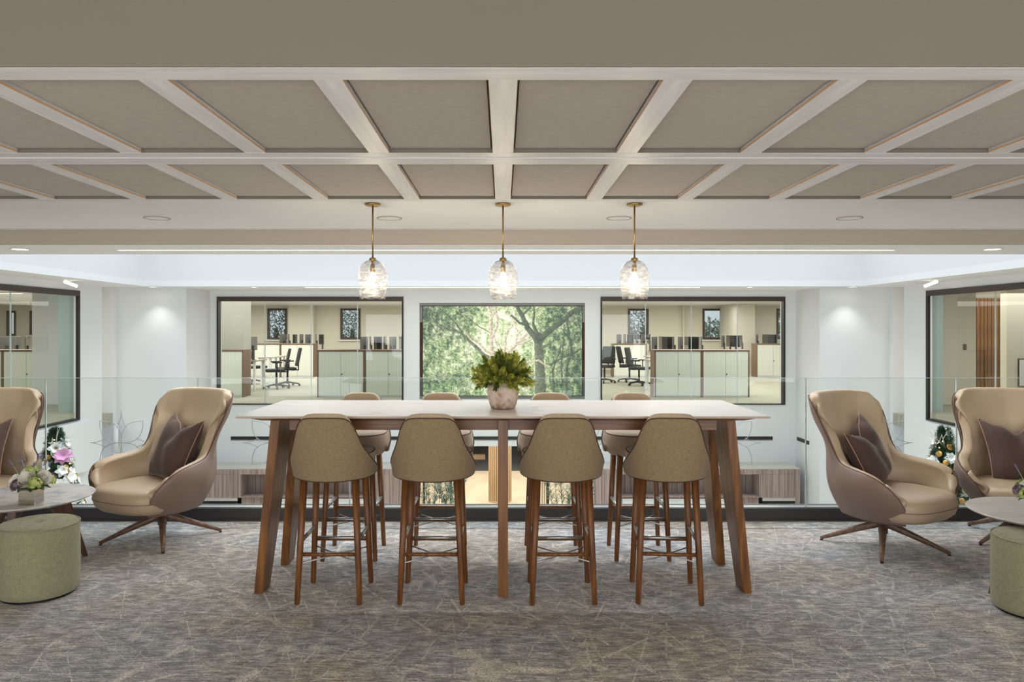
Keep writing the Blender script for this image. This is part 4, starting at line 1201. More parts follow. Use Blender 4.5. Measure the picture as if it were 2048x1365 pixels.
def put_pillow(p, chair, lx, ly, lz, rx, ry, rz, label):
    a = chair.rotation_euler.z
    wx = chair.location.x + lx * math.cos(a) - ly * math.sin(a); wy = chair.location.y + lx * math.sin(a) + ly * math.cos(a)
    p.location = (wx, wy, lz); p.rotation_euler = (rx, ry, a + rz)
    p['label'] = label; p['group'] = 'brown velvet cushions with pale piping on the armchairs'
p2, p3, p4 = dup(pil0), dup(pil0), dup(pil0)
put_pillow(pil0, arm0, 0.01, 0.10, 0.615, R(-22), R(4), R(-14), 'brown velvet cushion in the armchair turned left beside the tall table')
put_pillow(p2, c2, -0.01, 0.10, 0.61, R(-22), R(-14), R(22), 'brown velvet cushion leaning in the armchair just right of the tall table')
put_pillow(p3, c3, -0.06, 0.10, 0.61, R(-22), R(5), R(0), 'brown velvet cushion half cut off at the left picture edge')
put_pillow(p4, c4, 0.03, 0.10, 0.61, R(-22), R(-5), R(4), 'brown velvet cushion in the armchair at the right picture edge')

# ================================================================= SIDE TABLES, OTTOMANS
def coffee_table(x, y, mat, label, rot):
    t = thing('side_table', label, 'table', (x, y, 0), 0, 'round stone topped side tables')
    z1 = 0.45
    obj('table_top', lathe(bmesh.new(), [(0, z1 - 0.020), (0.360, z1 - 0.020), (0.386, z1 - 0.008), (0.39, z1 - 0.003), (0.388, z1), (0, z1)], 72), M[mat], t)
    obj('under_frame', lathe(bmesh.new(), [(0, z1 - 0.055), (0.12, z1 - 0.055), (0.165, z1 - 0.0205), (0, z1 - 0.0205)], 40), M['dark_timber'], t)
    for k in range(3):
        a = R(rot) + k * 2 * PI / 3; d = Vector((math.cos(a), math.sin(a), 0)); n = Vector((-d.y, d.x, 0))
        bot = [d * 0.335 - n * 0.014, d * 0.36 - n * 0.014, d * 0.36 + n * 0.014, d * 0.335 + n * 0.014]
        top = [d * 0.10 - n * 0.022, d * 0.24 - n * 0.022, d * 0.24 + n * 0.022, d * 0.10 + n * 0.022]
        obj('leg', prism(bmesh.new(), bot, [p + Vector((0, 0, z1 - 0.021)) for p in top]), M['dark_timber'], t)
coffee_table(-2.99, 4.69, 'marble', 'round grey veined marble side table at the left edge', 47)
coffee_table(3.10, 4.29, 'travertine', 'round pale stone side table at the right edge', 70)
def ottoman(x, y, rad, label):
    t = thing('ottoman', label, 'ottoman', (x, y, 0), 0, 'round sage green upholstered ottomans')
    h = 0.408
    bm = lathe(bmesh.new(), [(0, 0.014), (rad - 0.010, 0.014), (rad - 0.003, 0.020), (rad, 0.05), (rad + 0.002, 0.2), (rad, h - 0.03), (rad - 0.004, h - 0.016)], 64)
    obj('body', bm, M['olive'], t, True)
    prof = [(rad - 0.005, h - 0.016), (rad - 0.018, h - 0.004), (rad * 0.75, h + 0.003), (rad * 0.45, h + 0.004), (rad * 0.22, h), (rad * 0.10, h - 0.007), (0.012, h - 0.013), (0, h - 0.014)]
    obj('top_pad', lathe(bmesh.new(), prof, 64), M['olive'], t, True)
    obj('piping', tube(bmesh.new(), [(math.cos(2 * PI * k / 64) * (rad - 0.001), math.sin(2 * PI * k / 64) * (rad - 0.001), h - 0.015) for k in range(64)], 0.0045, 8, closed=True), M['olive'], t, True)
    obj('button', lathe(bmesh.new(), [(0, h - 0.008), (0.008, h - 0.009), (0.010, h - 0.014), (0, h - 0.016)], 16), M['olive'], t, True)
    obj('base_plinth', lathe(bmesh.new(), [(0, 0), (rad - 0.02, 0), (rad - 0.02, 0.014), (0, 0.014)], 40), M['collar'], t)
ottoman(-2.63, 4.25, 0.205, 'round sage green ottoman with a button top by the marble table')
ottoman(2.83, 3.98, 0.205, 'round sage green ottoman cut off by the right edge')

# ================================================================= FLOWERS on the side tables
M['mirror'] = plain('mirrored glass', (205, 200, 190), 0.06, 1.0)
M['petal'] = leaf_mat('cream rose petal', (244, 240, 226), (252, 250, 242), 12)
M['petal_green'] = leaf_mat('lime green hydrangea', (158, 176, 84), (200, 212, 134), 40)
M['petal_mauve'] = leaf_mat('dusky mauve petal', (92, 76, 88), (132, 112, 116), 40)
M['lavender'] = leaf_mat('lavender bloom', (86, 72, 122), (128, 112, 158), 60)
M['leaf'] = leaf_mat('mid green leaf', (70, 96, 50), (112, 134, 74), 20)
M['leaf_pale'] = leaf_mat('pale grey green leaf', (140, 162, 112), (176, 190, 146), 20)
def rose_bm(r):
    bm = bmesh.new()
    for lay, (rad, h0, h1, n, open_) in enumerate(((0.22, -0.1, 0.62, 3, 0.0), (0.42, -0.25, 0.58, 4, 0.12), (0.64, -0.4, 0.52, 5, 0.15), (0.84, -0.5, 0.42, 5, 0.28), (0.96, -0.55, 0.24, 6, 0.45))):
        for k in range(n):
            a0 = 2 * PI * k / n + lay * 0.7; half = PI / n * 1.35
            def f(u, v, rad=rad, h0=h0, h1=h1, a0=a0, half=half, op=open_):
                a = a0 + (u * 2 - 1) * half
                q = rad * (0.45 + 0.55 * math.sin(v * PI / 2)) + op * 0.25 * v ** 3 + 0.03 * (u * 2 - 1)
                z = h0 + (h1 - h0) * v - 0.16 * (abs(u * 2 - 1) ** 2.5) * v
                return (q * math.cos(a) * r, q * math.sin(a) * r, z * r)
            grid(bm, 6, 5, f)
    return bm
def cluster_bm(r, n, ps, seed, petals=4):
    rr = random.Random(seed); bm = bmesh.new()
    for i in range(n):
        z = rr.uniform(-0.5, 1); a = rr.uniform(0, 2 * PI); q = math.sqrt(max(0, 1 - z * z))
        c = Vector((q * math.cos(a), q * math.sin(a), z)); p = c * r * rr.uniform(0.82, 1.0)
        s_ = c.orthogonal().normalized(); t_ = c.cross(s_)
        for k in range(petals):
            b = 2 * PI * k / petals + i
            d = s_ * math.cos(b) + t_ * math.sin(b); e = s_ * -math.sin(b) + t_ * math.cos(b)
            bm.faces.new([bm.verts.new(v) for v in (p, p + d * ps * 0.6 + e * ps * 0.42 + c * ps * .2, p + d * ps + c * ps * .3, p + d * ps * 0.6 - e * ps * 0.42 + c * ps * .2)])
    return bm
def stem_sprig(pts, kind, seed):
    rr = random.Random(seed); bm = bmesh.new(); tube(bm, pts, 0.0012, 4)
    a, b = Vector(pts[-2]), Vector(pts[-1])
    return bm
def lavender_bm(top, seed):
    rr = random.Random(seed); bm = bmesh.new(); d = (top).normalized()
    for i in range(26):
        p = top - d * 0.036 * (i / 26); a = rr.uniform(0, 2 * PI); s_ = (d.orthogonal().normalized() * math.cos(a) + d.cross(d.orthogonal()).normalized() * math.sin(a))
        q = p + s_ * 0.006; w = d.cross(s_) * 0.003
        bm.faces.new([bm.verts.new(v) for v in (p - d * .002, q + w, q + d * 0.006, q - w)])
    return bm
def blade_bm(p0, d, ln, wd, bend=0.3):
    bm = bmesh.new(); d = d.normalized(); s_ = d.cross(Vector((0, 0, 1)))
    s_ = s_.normalized() if s_.length > 1e-3 else Vector((1, 0, 0))
    def f(u, v):
        w_ = wd * math.sin(PI * min(1, v * 0.95 + 0.05)) ** 0.8
        p = p0 + d * ln * v + s_ * (u * 2 - 1) * w_ + Vector((0, 0, -bend * ln * v * v + abs(u * 2 - 1) * w_ * 0.5))
        return p
    grid(bm, 2, 6, f); return bm
def flower_vase(x, y, rz, label, seed, s=1.0, flip=1):
    t = thing('flower_arrangement', label, 'flowers', (x, y, 0.4505), rz, 'mirrored cube vases of artificial flowers')
    v = obj('vase', B(-0.048, 0.048, -0.048, 0.048, 0, 0.088, 0.002), M['mirror'], t)
    obj('rim', B(-0.046, 0.046, -0.046, 0.046, 0.0885, 0.092), M['leaf'], v)
    rr = random.Random(seed)
    for (px, py, pz, r) in ((-0.088, -0.02, 0.135, 0.044), (0.004, -0.05, 0.150, 0.048), (0.085, -0.015, 0.158, 0.040), (-0.045, 0.04, 0.175, 0.036), (0.04, 0.05, 0.165, 0.036)):
        o = obj('rose', rose_bm(r * s), M['petal'], t, True); o.location = (px * flip, py, pz)
        d = Vector((px * flip * 1.1, py * 1.5 - 0.03, 0.06)); o.rotation_mode = 'QUATERNION'; o.rotation_quaternion = d.to_track_quat('Z', 'Y')
    for (px, py, pz, r) in ((0.055, -0.055, 0.13, 0.036), (0.005, 0.0, 0.19, 0.034), (-0.02, 0.07, 0.15, 0.04), (0.09, 0.03, 0.13, 0.032)):
        o = obj('hydrangea_head', cluster_bm(r, 90, 0.013, seed + int(px * 1000)), M['petal_green'], t); o.location = (px * flip, py, pz)
    for (px, py, pz, r) in ((-0.048, -0.058, 0.118, 0.034), (0.08, 0.06, 0.14, 0.03)):
        o = obj('mauve_bloom', cluster_bm(r, 60, 0.016, seed + 9), M['petal_mauve'], t); o.location = (px * flip, py, pz)
    for k in range(11):
        a = rr.uniform(0, 2 * PI); ln = rr.uniform(0.19, 0.25); sp_ = rr.uniform(0.2, 0.62)
        top = Vector((math.cos(a) * sp_, math.sin(a) * sp_, 1)).normalized() * ln
        base = Vector((0, 0, 0.06))
        st = obj('lavender_stem', tube(bmesh.new(), [base, base + top * 0.5, base + top], 0.0014, 4), M['leaf_pale'], t)
        bl = lavender_bm(top, k); bmesh.ops.translate(bl, verts=bl.verts, vec=base)
        obj('lavender_bloom', bl, M['lavender'], st)
    for k in range(16):
        a = rr.uniform(0, 2 * PI); el = rr.uniform(0.5, 1.3)
        d = Vector((math.cos(a), math.sin(a), el))
        obj('blade_leaf', blade_bm(Vector((math.cos(a) * 0.02, math.sin(a) * 0.02, 0.085)), d, rr.uniform(0.10, 0.16), 0.0045, 0.15), M['leaf_pale'], t)
    for k in range(9):
        a = k * 0.7 + 0.3
        obj('leaf', blade_bm(Vector((math.cos(a) * 0.04, math.sin(a) * 0.04, 0.092)), Vector((math.cos(a), math.sin(a), 0.25)), 0.065, 0.022, 0.4), M['leaf'], t)
    return t
flower_vase(-2.83, 4.50, R(2), 'cream roses, green hydrangea and lavender in a mirrored cube on the left side table', 5)
flower_vase(2.992, 4.20, R(38), 'cream roses and lavender in a mirrored cube on the right side table', 12, 0.95, -1)

# ================================================================= CHRISTMAS TREES beyond the balustrade
M['fir'] = leaf_mat('dark green fir', (34, 66, 44), (70, 108, 74), 9)
M['tree_white'] = plain('white silk petal', (240, 240, 236), 0.6)
M['gold'] = plain('gold foil', (196, 150, 84), 0.32, 0.85)
M['pink'] = plain('pink silk petal', (206, 150, 184), 0.6)
M['pearl'] = plain('pearl bauble', (228, 222, 212), 0.15, 0.2)
M['twig'] = plain('whitewashed twig', (226, 220, 212), 0.7)
def six_petal(r, seed, n=6):
    rr = random.Random(seed); bm = bmesh.new()
    for lay, (k_, sc, up) in enumerate(((n, 1.0, 0.25), (n - 1, 0.7, 0.7))):
        for k in range(k_):
            a = 2 * PI * k / k_ + lay * 0.5
            def f(u, v):
                w_ = 0.34 * math.sin(PI * min(1, v * 0.9 + 0.08)) * (u * 2 - 1)
                q = v * sc
                return ((q * math.cos(a) - w_ * math.sin(a)) * r, (q * math.sin(a) + w_ * math.cos(a)) * r, (up * v - 0.25 * v * v * sc + 0.2 * abs(w_)) * r)
            grid(bm, 2, 4, f)
    return bm
def xmas_tree(x, y, label, seed, pink):
    t = thing('decorated_tree', label, 'christmas tree', (x, y, ZL), 0, 'decorated trees standing on the floor below the balustrade')
    rr = random.Random(seed); top = 3.42
    obj('trunk', tube(bmesh.new(), [(0, 0, 0.0), (0, 0, top - 0.1)], [0.05, 0.012], 8), M['twig'], t)
    def rad(z): return 0.02 + 0.74 * max(0, (top - z) / (top - 0.25)) ** 0.82
    # needle mass
    verts = []; faces = []
    def tri(p, d, ln, w_):
        s_ = d.cross(Vector((rr.uniform(-1, 1), rr.uniform(-1, 1), rr.uniform(-1, 1)))).normalized() * w_
        i = len(verts); verts.extend((p + s_, p - s_, p + d * ln)); faces.append((i, i + 1, i + 2))
    for i in range(820):
        z = 0.3 + (top - 0.3) * (i / 820) ** 0.8; a = rr.uniform(0, 2 * PI); r_ = rad(z) * rr.uniform(0.75, 1.05)
        d = Vector((math.cos(a), math.sin(a), rr.uniform(-0.1, 0.35))).normalized()
        p0 = Vector((math.cos(a) * r_ * 0.2, math.sin(a) * r_ * 0.2, z))
        n = 16
        for k in range(n):
            p = p0 + d * r_ * 0.8 * k / n
            for q in range(3):
                tri(p, (d + Vector((rr.uniform(-1, 1), rr.uniform(-1, 1), rr.uniform(-1, 1))) * 0.8).normalized(), 0.075, 0.006)
    me = bpy.data.meshes.new('needles'); me.from_pydata([tuple(v) for v in verts], [], faces); me.materials.append(M['fir'])
    o = bpy.data.objects.new('needles', me); C.objects.link(o); o.parent = t; o['kind'] = 'stuff'
    def spot(z, k=1.0):
        a = rr.uniform(0, 2 * PI); return Vector((math.cos(a) * rad(z) * k, math.sin(a) * rad(z) * k, z)), Vector((math.cos(a), math.sin(a), 0.35))
    def scatter(src, n, zlo, zhi, k, smin=0.8, smax=1.3):
        for i in range(n):
            o = src if i == 0 else src.copy()
            if i: C.objects.link(o)
            p, d = spot(zlo + (zhi - zlo) * (i + rr.random()) / n, k); o.location = p
            o.rotation_mode = 'QUATERNION'; o.rotation_quaternion = d.to_track_quat('Z', 'Y'); q = rr.uniform(smin, smax); o.scale = (q, q, q)
    scatter(obj('silk_flower', six_petal(0.085, seed), M['tree_white'], t), 58, 1.6, top - 0.02, 1.0)
    scatter(obj('pearl_bauble', lathe(bmesh.new(), [(0, -0.035), (0.02, -0.029), (0.033, -0.01), (0.033, 0.01), (0.02, 0.029), (0, 0.035)], 12), M['pearl'], t, True), 22, 1.3, top - 0.3, 1.0)
    scatter(obj('gold_disc', lathe(bmesh.new(), [(0, 0), (0.032, 0.004), (0.036, 0), (0.03, -0.004), (0, -0.003)], 12), M['gold'], t, True), 62, 1.5, top - 0.15, 1.12)
    scatter(obj('gold_ribbon', six_petal(0.07, seed + 2, 4), M['gold'], t), 16, 1.2, top - 0.6, 1.03)
    scatter(obj('fairy_light', lathe(bmesh.new(), [(0, -0.008), (0.008, 0), (0, 0.008)], 8), M['fairy'], t), 90, 1.2, top - 0.1, 1.05)
    for i in range(9):
        a = rr.uniform(0, 2 * PI); l_ = rr.uniform(0.2, 0.42); b0 = Vector((0, 0, top - 0.25))
        d = Vector((math.cos(a) * 0.8, math.sin(a) * 0.8, rr.uniform(0.4, 0.9)))
        bm = tube(bmesh.new(), [b0, b0 + d * l_ * 0.5 + Vector((0, 0, 0.03)), b0 + d * l_], [0.007, 0.005, 0.002], 5)
        tube(bm, [b0 + d * l_ * 0.5 + Vector((0, 0, 0.03)), b0 + d * l_ * 0.8 + Vector((0.05, -0.03, 0.08))], [0.004, 0.002], 5)
        obj('white_twig', bm, M['twig'], t)
    if pink:
        o = obj('pink_flower', six_petal(0.115, 3, 8), M['pink'], t)
        p = Vector((PX(126, 9.02) - x, 9.0 - y + 0.02, PZ(912, 9.05) - ZL)); o.location = p; o.rotation_euler = (R(60), 0, R(20))
xmas_tree(-5.66, 9.5, 'tall decorated tree with white flowers, gold discs and one pink bloom behind the left armchairs', 2, True)
xmas_tree(5.62, 9.55, 'tall decorated tree with white flowers behind the right armchairs', 8, False)

# ================================================================= LOWER STOREY
YCB = 13.87
def veneer_cabinet(x0, x1, label, mirror):
    t = thing('veneer_cabinet', label, 'cabinet', ((x0 + x1) / 2, YCB, ZL))
    hw = (x1 - x0) / 2; zt_ = -1.09 - ZL; dpt = YF - YCB - 0.003
    obj('worktop', B(-hw, hw, 0, dpt, zt_ - 0.02, zt_), M['zebrano_top'], t)
    obj('fascia', B(-hw, hw, 0.001, 0.03, zt_ - 0.115, zt_ - 0.0205), M['zebrano'], t)
    # panels either side of the niche
    def wx(px): return PX(px, YCB) - t.location.x
    if mirror: solid = [(wx(1519), hw - 0.085), (-hw, wx(1235))]; niche = (wx(1235), wx(1519))
    else: solid = [(-hw + 0.085, wx(481)), (wx(740), hw)]; niche = (wx(481), wx(740))
    zb = PZ(994, YCB) - ZL
    for i, (a, b) in enumerate(solid):
        wide = (b - a)
        if i == 0:
            obj('front_panel', B(a, b - (0.0 if not mirror else 0), 0.004, 0.03, zb - 0.02, zt_ - 0.117), M['zebrano'], t)
            aa, bb = (a + 0.06, b) if mirror else (a, b - 0.06)
            ap = obj('built_in_appliance', B(aa, bb, 0.02, 0.3, 0.86, zb - 0.085), M['black_gloss'], t)
            obj('appliance_trim', B(aa, bb, 0.012, 0.019, zb - 0.085, zb - 0.022), M['zebrano_top'], t)
            obj('front_panel', B(a, b, 0.004, 0.03, 0, 0.855), M['zebrano'], t)
        else:
            obj('front_panel', B(a, b, 0.004, 0.03, 0, zt_ - 0.117), M['zebrano'], t)
    e = 0.085
    obj('end_panel', B(*((hw - e, hw) if mirror else (-hw, -hw + e)), 0.002, dpt, 0, zt_ - 0.117), M['zebrano'], t)
    a, b = niche
    obj('niche_back', B(a, b, 0.34, 0.36, zb, zt_ - 0.117), M['zebrano'], t)
    obj('niche_side', B(a, a + 0.02, 0.031, 0.339, zb, zt_ - 0.117), M['zebrano'], t)
    obj('niche_side', B(b - 0.02, b, 0.031, 0.339, zb, zt_ - 0.117), M['zebrano'], t)
    obj('niche_shelf', B(a, b, 0.01, 0.34, zb - 0.02, zb - 0.001), M['zebrano'], t)
    a2, b2 = (a + 0.1, b - 0.42) if mirror else (a + 0.42, b - 0.1)
    obj('white_drawer', B(a2, b2, 0.06, 0.4, 0.9, zb - 0.05), M['white_wall'], t)
    obj('lower_side', B(*((b - 0.40, b) if mirror else (a, a + 0.40)), 0.05, 0.4, 0.0, zb - 0.022), M['zebrano'], t)
veneer_cabinet(-XP + 0.002, PX(815, YCB) - 0.01, 'grey veneer cabinet run on the lower storey, left of the opening', False)
veneer_cabinet(PX(1188, YCB) + 0.01, PX(1600, YCB), 'grey veneer cabinet run on the lower storey, right of the opening', True)
# slatted oak column
col = thing('slatted_column', 'round column clad in vertical oak slats in the lobby below', 'column', (PX(1000, 20.4), 20.4, ZL))
obj('core', lathe(bmesh.new(), [(0, 0), (0.285, 0), (0.285, 2.41), (0, 2.41)], 40), M['oak_gap'], col)
s0 = None
for k in range(30):
    if s0 is None: s_ = s0 = obj('slat', B(-0.021, 0.021, -0.315, -0.27, 0.06, 2.41), M['oak_slat'], col)
    else: s_ = s0.copy(); C.objects.link(s_)
    s_.rotation_euler.z = 2 * PI * k / 30
obj('plinth', lathe(bmesh.new(), [(0.286, 0.0), (0.318, 0), (0.318, 0.055), (0.286, 0.055)], 40, close=True), M['oak_slat'], col)
# dark posts and slim oak slats of the planter screens at the sides of the opening
for i, (px, lab) in enumerate(((848, 'slim black post left of the oak column, by the left olive plant'), (1096, 'slim black post right of the oak column, by the right olive plant'), (902, 'slim black post between the left olive plant and the oak column'))):
    tagset(obj('metal_post', B(-0.022, 0.022, -0.02, 0.02, 0, 2.41), M['bronze_dark'], loc=(PX(px, 15.2), 15.2, ZL)), lab, 'post', 'black posts by the lobby opening')
scr = thing('slat_screen', 'short screen of thin oak slats beside the right olive plant', 'screen', (PX(1086, 15.3), 15.3, ZL))
for k in range(4): obj('slat', B(-0.07 + k * 0.042, -0.05 + k * 0.042, -0.02, 0.02, 0.04, 2.41), M['oak_slat'], scr)
obj('rail', B(-0.08, 0.1, -0.02, 0.02, 0, 0.039), M['bronze_dark'], scr)
M['olive_leaf'] = leaf_mat('silver green olive leaf', (124, 150, 134), (182, 200, 186), 8)
M['planter'] = plain('dark planter', (58, 56, 54), 0.5)
def olive_plant(x, y, label, seed, wd):
    t = thing('olive_plant', label, 'plant', (x, y, ZL), 0, 'leafy plants in the lobby opening')
    rr = random.Random(seed)
    obj('planter', B(-wd * 0.8, wd * 0.8, -0.15, 0.15, 0, 0.45), M['planter'], t)
    for k in range(16):
        bx_ = rr.uniform(-wd * 0.7, wd * 0.7); by_ = rr.uniform(-0.1, 0.1)
        tip = Vector((bx_ + rr.uniform(-0.28, 0.28), by_ + rr.uniform(-0.12, 0.12), rr.uniform(1.7, 1.98)))
        pts = [Vector((bx_, by_, 0.43)), Vector((bx_ * 1.05, by_, 1.1)), tip]
        st = obj('stem', tube(bmesh.new(), pts, [0.008, 0.006, 0.002], 5), M['leaf'], t)
        vs = []; fs = []
        for i in range(120):
            q = rr.uniform(0.25, 1); p = pts[1].lerp(tip, (q - .25) / .75) if q > 0.5 else pts[0].lerp(pts[1], q / 0.5)
            a = rr.uniform(0, 2 * PI); d = Vector((math.cos(a), math.sin(a), rr.uniform(0.0, 1.0))).normalized(); s_ = d.cross(Vector((0, 0, 1))).normalized() * 0.010
            j = len(vs); vs.extend((p, p + d * 0.05 + s_, p + d * 0.11, p + d * 0.05 - s_)); fs.append((j, j + 1, j + 2, j + 3))
        me = bpy.data.meshes.new('leaves'); me.from_pydata([tuple(v) for v in vs], [], fs); me.materials.append(M['olive_leaf'])
        o = bpy.data.objects.new('leaves', me); C.objects.link(o); o.parent = st; o['kind'] = 'stuff'
olive_plant(PX(885, 14.2) , 14.2, 'silvery green leafy plant left of the oak column', 1, 0.42)
olive_plant(PX(1145, 14.2), 14.2, 'silvery green leafy plant right of the oak column', 2, 0.52)
tagset(obj('timber_box', B(-0.28, 0.28, -0.2, 0, 0, 0.16), M['oak_slat'], loc=(PX(955, 27), 27, ZL + 0.0045)), 'small pale timber box standing on the charcoal carpet left of the slatted column', 'box')
for s, nm in ((-1, 'left'), (1, 'right')):
    Yw = 13.27; x = PX(236 if s < 0 else 1762, Yw)
    t = thing('wall_light', f'slim white upright wall light low on the {nm} side of the atrium', 'wall light', (x, Yw, PZ(905, Yw)))
    obj('bracket', B(-0.02, 0.02, -0.03, 0.008, 0.1, 0.4), M['steel'], t)
    obj('body', lathe(bmesh.new(), [(0, 0), (0.045, 0), (0.045, 0.5), (0.0, 0.5)], 20, 0.0, -0.08), M['white_wall'], t, True)

# ================================================================= OFFICE FURNITURE behind the far windows
def cabinet_unit():
    t = thing('storage_cabinet', 'x', 'cabinet')
    w_, h_, d_ = 1.03, 1.03, 0.48
    obj('top_board', B(-w_ / 2, w_ / 2, -0.01, d_, h_ - 0.03, h_), M['office_timber'], t)
    obj('side_board', B(-w_ / 2, -w_ / 2 + 0.025, 0, d_, 0.0, h_ - 0.0305), M['office_timber'], t)
    obj('side_board', B(w_ / 2 - 0.025, w_ / 2, 0, d_, 0.0, h_ - 0.0305), M['office_timber'], t)
    obj('carcass', B(-w_ / 2 + 0.026, w_ / 2 - 0.026, 0.022, d_ - 0.001, 0.0, h_ - 0.031), M['white_wall'], t)
    for s in (-1, 1):
        d = obj('door', B(min(s * 0.003, s * 0.485), max(s * 0.003, s * 0.485), 0.004, 0.021, 0.04, h_ - 0.04, 0.002), M['tambour'], t)
    obj('lock', tube(bmesh.new(), [(0.02, 0.005, 0.50), (0.02, -0.006, 0.50)], 0.014, 10), M['lock'], t)
    return t
cab0 = cabinet_unit(); cabused = [False]
def put_cab(x, y, label, rz=0):
    c = cab0 if not cabused[0] else dup(cab0)
    cabused[0] = True
    place(c, (x, y, 0), rz, label, 'white fronted storage cabinets in the office')
w2 = 0.516
YA = 16.3
put_cab(PX(481, YA) - w2 + 0.06, YA, 'white storage cabinet at the left end of the left office window')
for i, nm in enumerate(('nearest the middle of the left office window', 'at the right side of the left office window', 'hidden mostly behind the screen wall')):
    put_cab(PX(634, YA) + w2 + i * 1.034, YA, f'white two door storage cabinet {nm}')
for i, nm in enumerate(('left of the pair in the right office window', 'right of the pair in the right office window')):
    put_cab(PX(1309, YA) + w2 + i * 1.034, YA, f'white two door storage cabinet, {nm}')
YD = 23.0
put_cab(PX(628, YD) - w2, YD, 'far white cabinet behind the task chairs in the left office window')
put_cab(PX(628, YD) - w2 - 1.034, YD, 'far white cabinet further left behind the task chairs')
put_cab(PX(1226, YD) + w2, YD, 'far white cabinet behind the chairs in the right office window')
put_cab(PX(1513, YD) + w2, YD, 'far white cabinet at the right end of the right office window')
put_cab(PX(1513, YD) + w2 + 1.034, YD, 'far white cabinet beside it, half hidden by the window edge')
for i, nm in enumerate(('left edge', 'middle', 'partition side')):
    put_cab(PX(14, YA) - 0.62 + i * 1.034, YA, f'white storage cabinet seen through the left side window, {nm}')

def desk(x0, x1, y, dp, label):
    t = thing('bench_desk', label, 'desk', ((x0 + x1) / 2, y, 0), 0, 'bench desks in the office')
    hw = (x1 - x0) / 2
    obj('desk_top', B(-hw, hw, 0, dp, 0.70, 0.73), M['greige'], t)
    for sx_ in (-hw + 0.05, hw - 0.1):
        for sy_ in (0.05, dp - 0.1): obj('leg', B(sx_, sx_ + 0.05, sy_, sy_ + 0.05, 0, 0.6995), M['white_wall'], t)
    return t
def monitor():
    t = thing('computer_monitor', 'x', 'monitor')
    obj('panel', B(-0.25, 0.25, -0.015, 0.012, 0.24, 0.57, 0.006), M['monitor_grey'], t)
    obj('screen_glass', B(-0.24, 0.24, 0.0125, 0.016, 0.25, 0.56), M['black_gloss'], t)
    obj('neck', B(-0.03, 0.03, -0.055, -0.0155, 0.01, 0.36), M['monitor'], t)
    obj('foot', B(-0.06, 0.06, -0.09, 0.03, 0, 0.0095), M['monitor'], t)
    return t
mon0 = monitor(); monused = [False]; moncount = [0]
def put_mon(px, y, z, rz, where):
    m_ = mon0 if not monused[0] else dup(mon0)
    monused[0] = True
    place(m_, (PX(px, y), y, z), R(rz), where, 'monitors on the office desks')
deskspec = [
    (PX(436, 17.9), PX(513, 17.9), 17.9, 'bench desk with monitors behind the leftmost cabinet', [450, 463, 478, 492, 504], 'behind the leftmost cabinet'),
    (PX(716, 17.9), PX(850, 17.9), 17.9, 'bench desk with monitors behind the cabinets right in the left window', [728, 740, 756, 770, 786, 801, 814], 'above the long cabinets in the left window'),
    (PX(1300, 17.9), PX(1412, 17.9), 17.9, 'bench desk with monitors behind the cabinet pair in the right window', [1309, 1322, 1336, 1347, 1361, 1374, 1388, 1402], 'above the cabinet pair in the right window'),
    (PX(556, 24.4), PX(656, 24.4), 24.4, 'far bench desk behind the far left cabinet', [566, 578, 590, 603, 617, 632, 643], 'on the far desk in the left office window'),
    (PX(1228, 24.4), PX(1306, 24.4), 24.4, 'far bench desk behind the far cabinet in the right window', [1238, 1249, 1261, 1273, 1286, 1298], 'on the far desk in the right window'),
    (PX(1436, 21.0), PX(1492, 21.0), 21.0, 'bench desk right of the middle outside window', [1446, 1458, 1470, 1482], 'right of the middle outside window'),
    (PX(1506, 24.0), PX(1560, 24.0), 24.0, 'short far desk at the right end of the office', [1514, 1530, 1545], 'above the far right cabinet'),
    (PX(4, 17.6), PX(66, 17.6), 17.6, 'bench desk seen through the left side window', [12, 32, 52], 'in the left side window'),
]
ords = ['first', 'second', 'third', 'fourth', 'fifth', 'sixth', 'seventh', 'eighth']
rr = random.Random(11)
for (xa, xb, y, lab, mons, where) in deskspec:
    desk(xa, xb, y, 0.8, lab)
    for i, px in enumerate(mons):
        put_mon(px, y + 0.16 + 0.5 * (i % 2), 0.7305, (98 if px < 1006 else 82) + (-16, 6, 22, -4)[i % 4], f'{ords[i]} monitor from the left {where}')
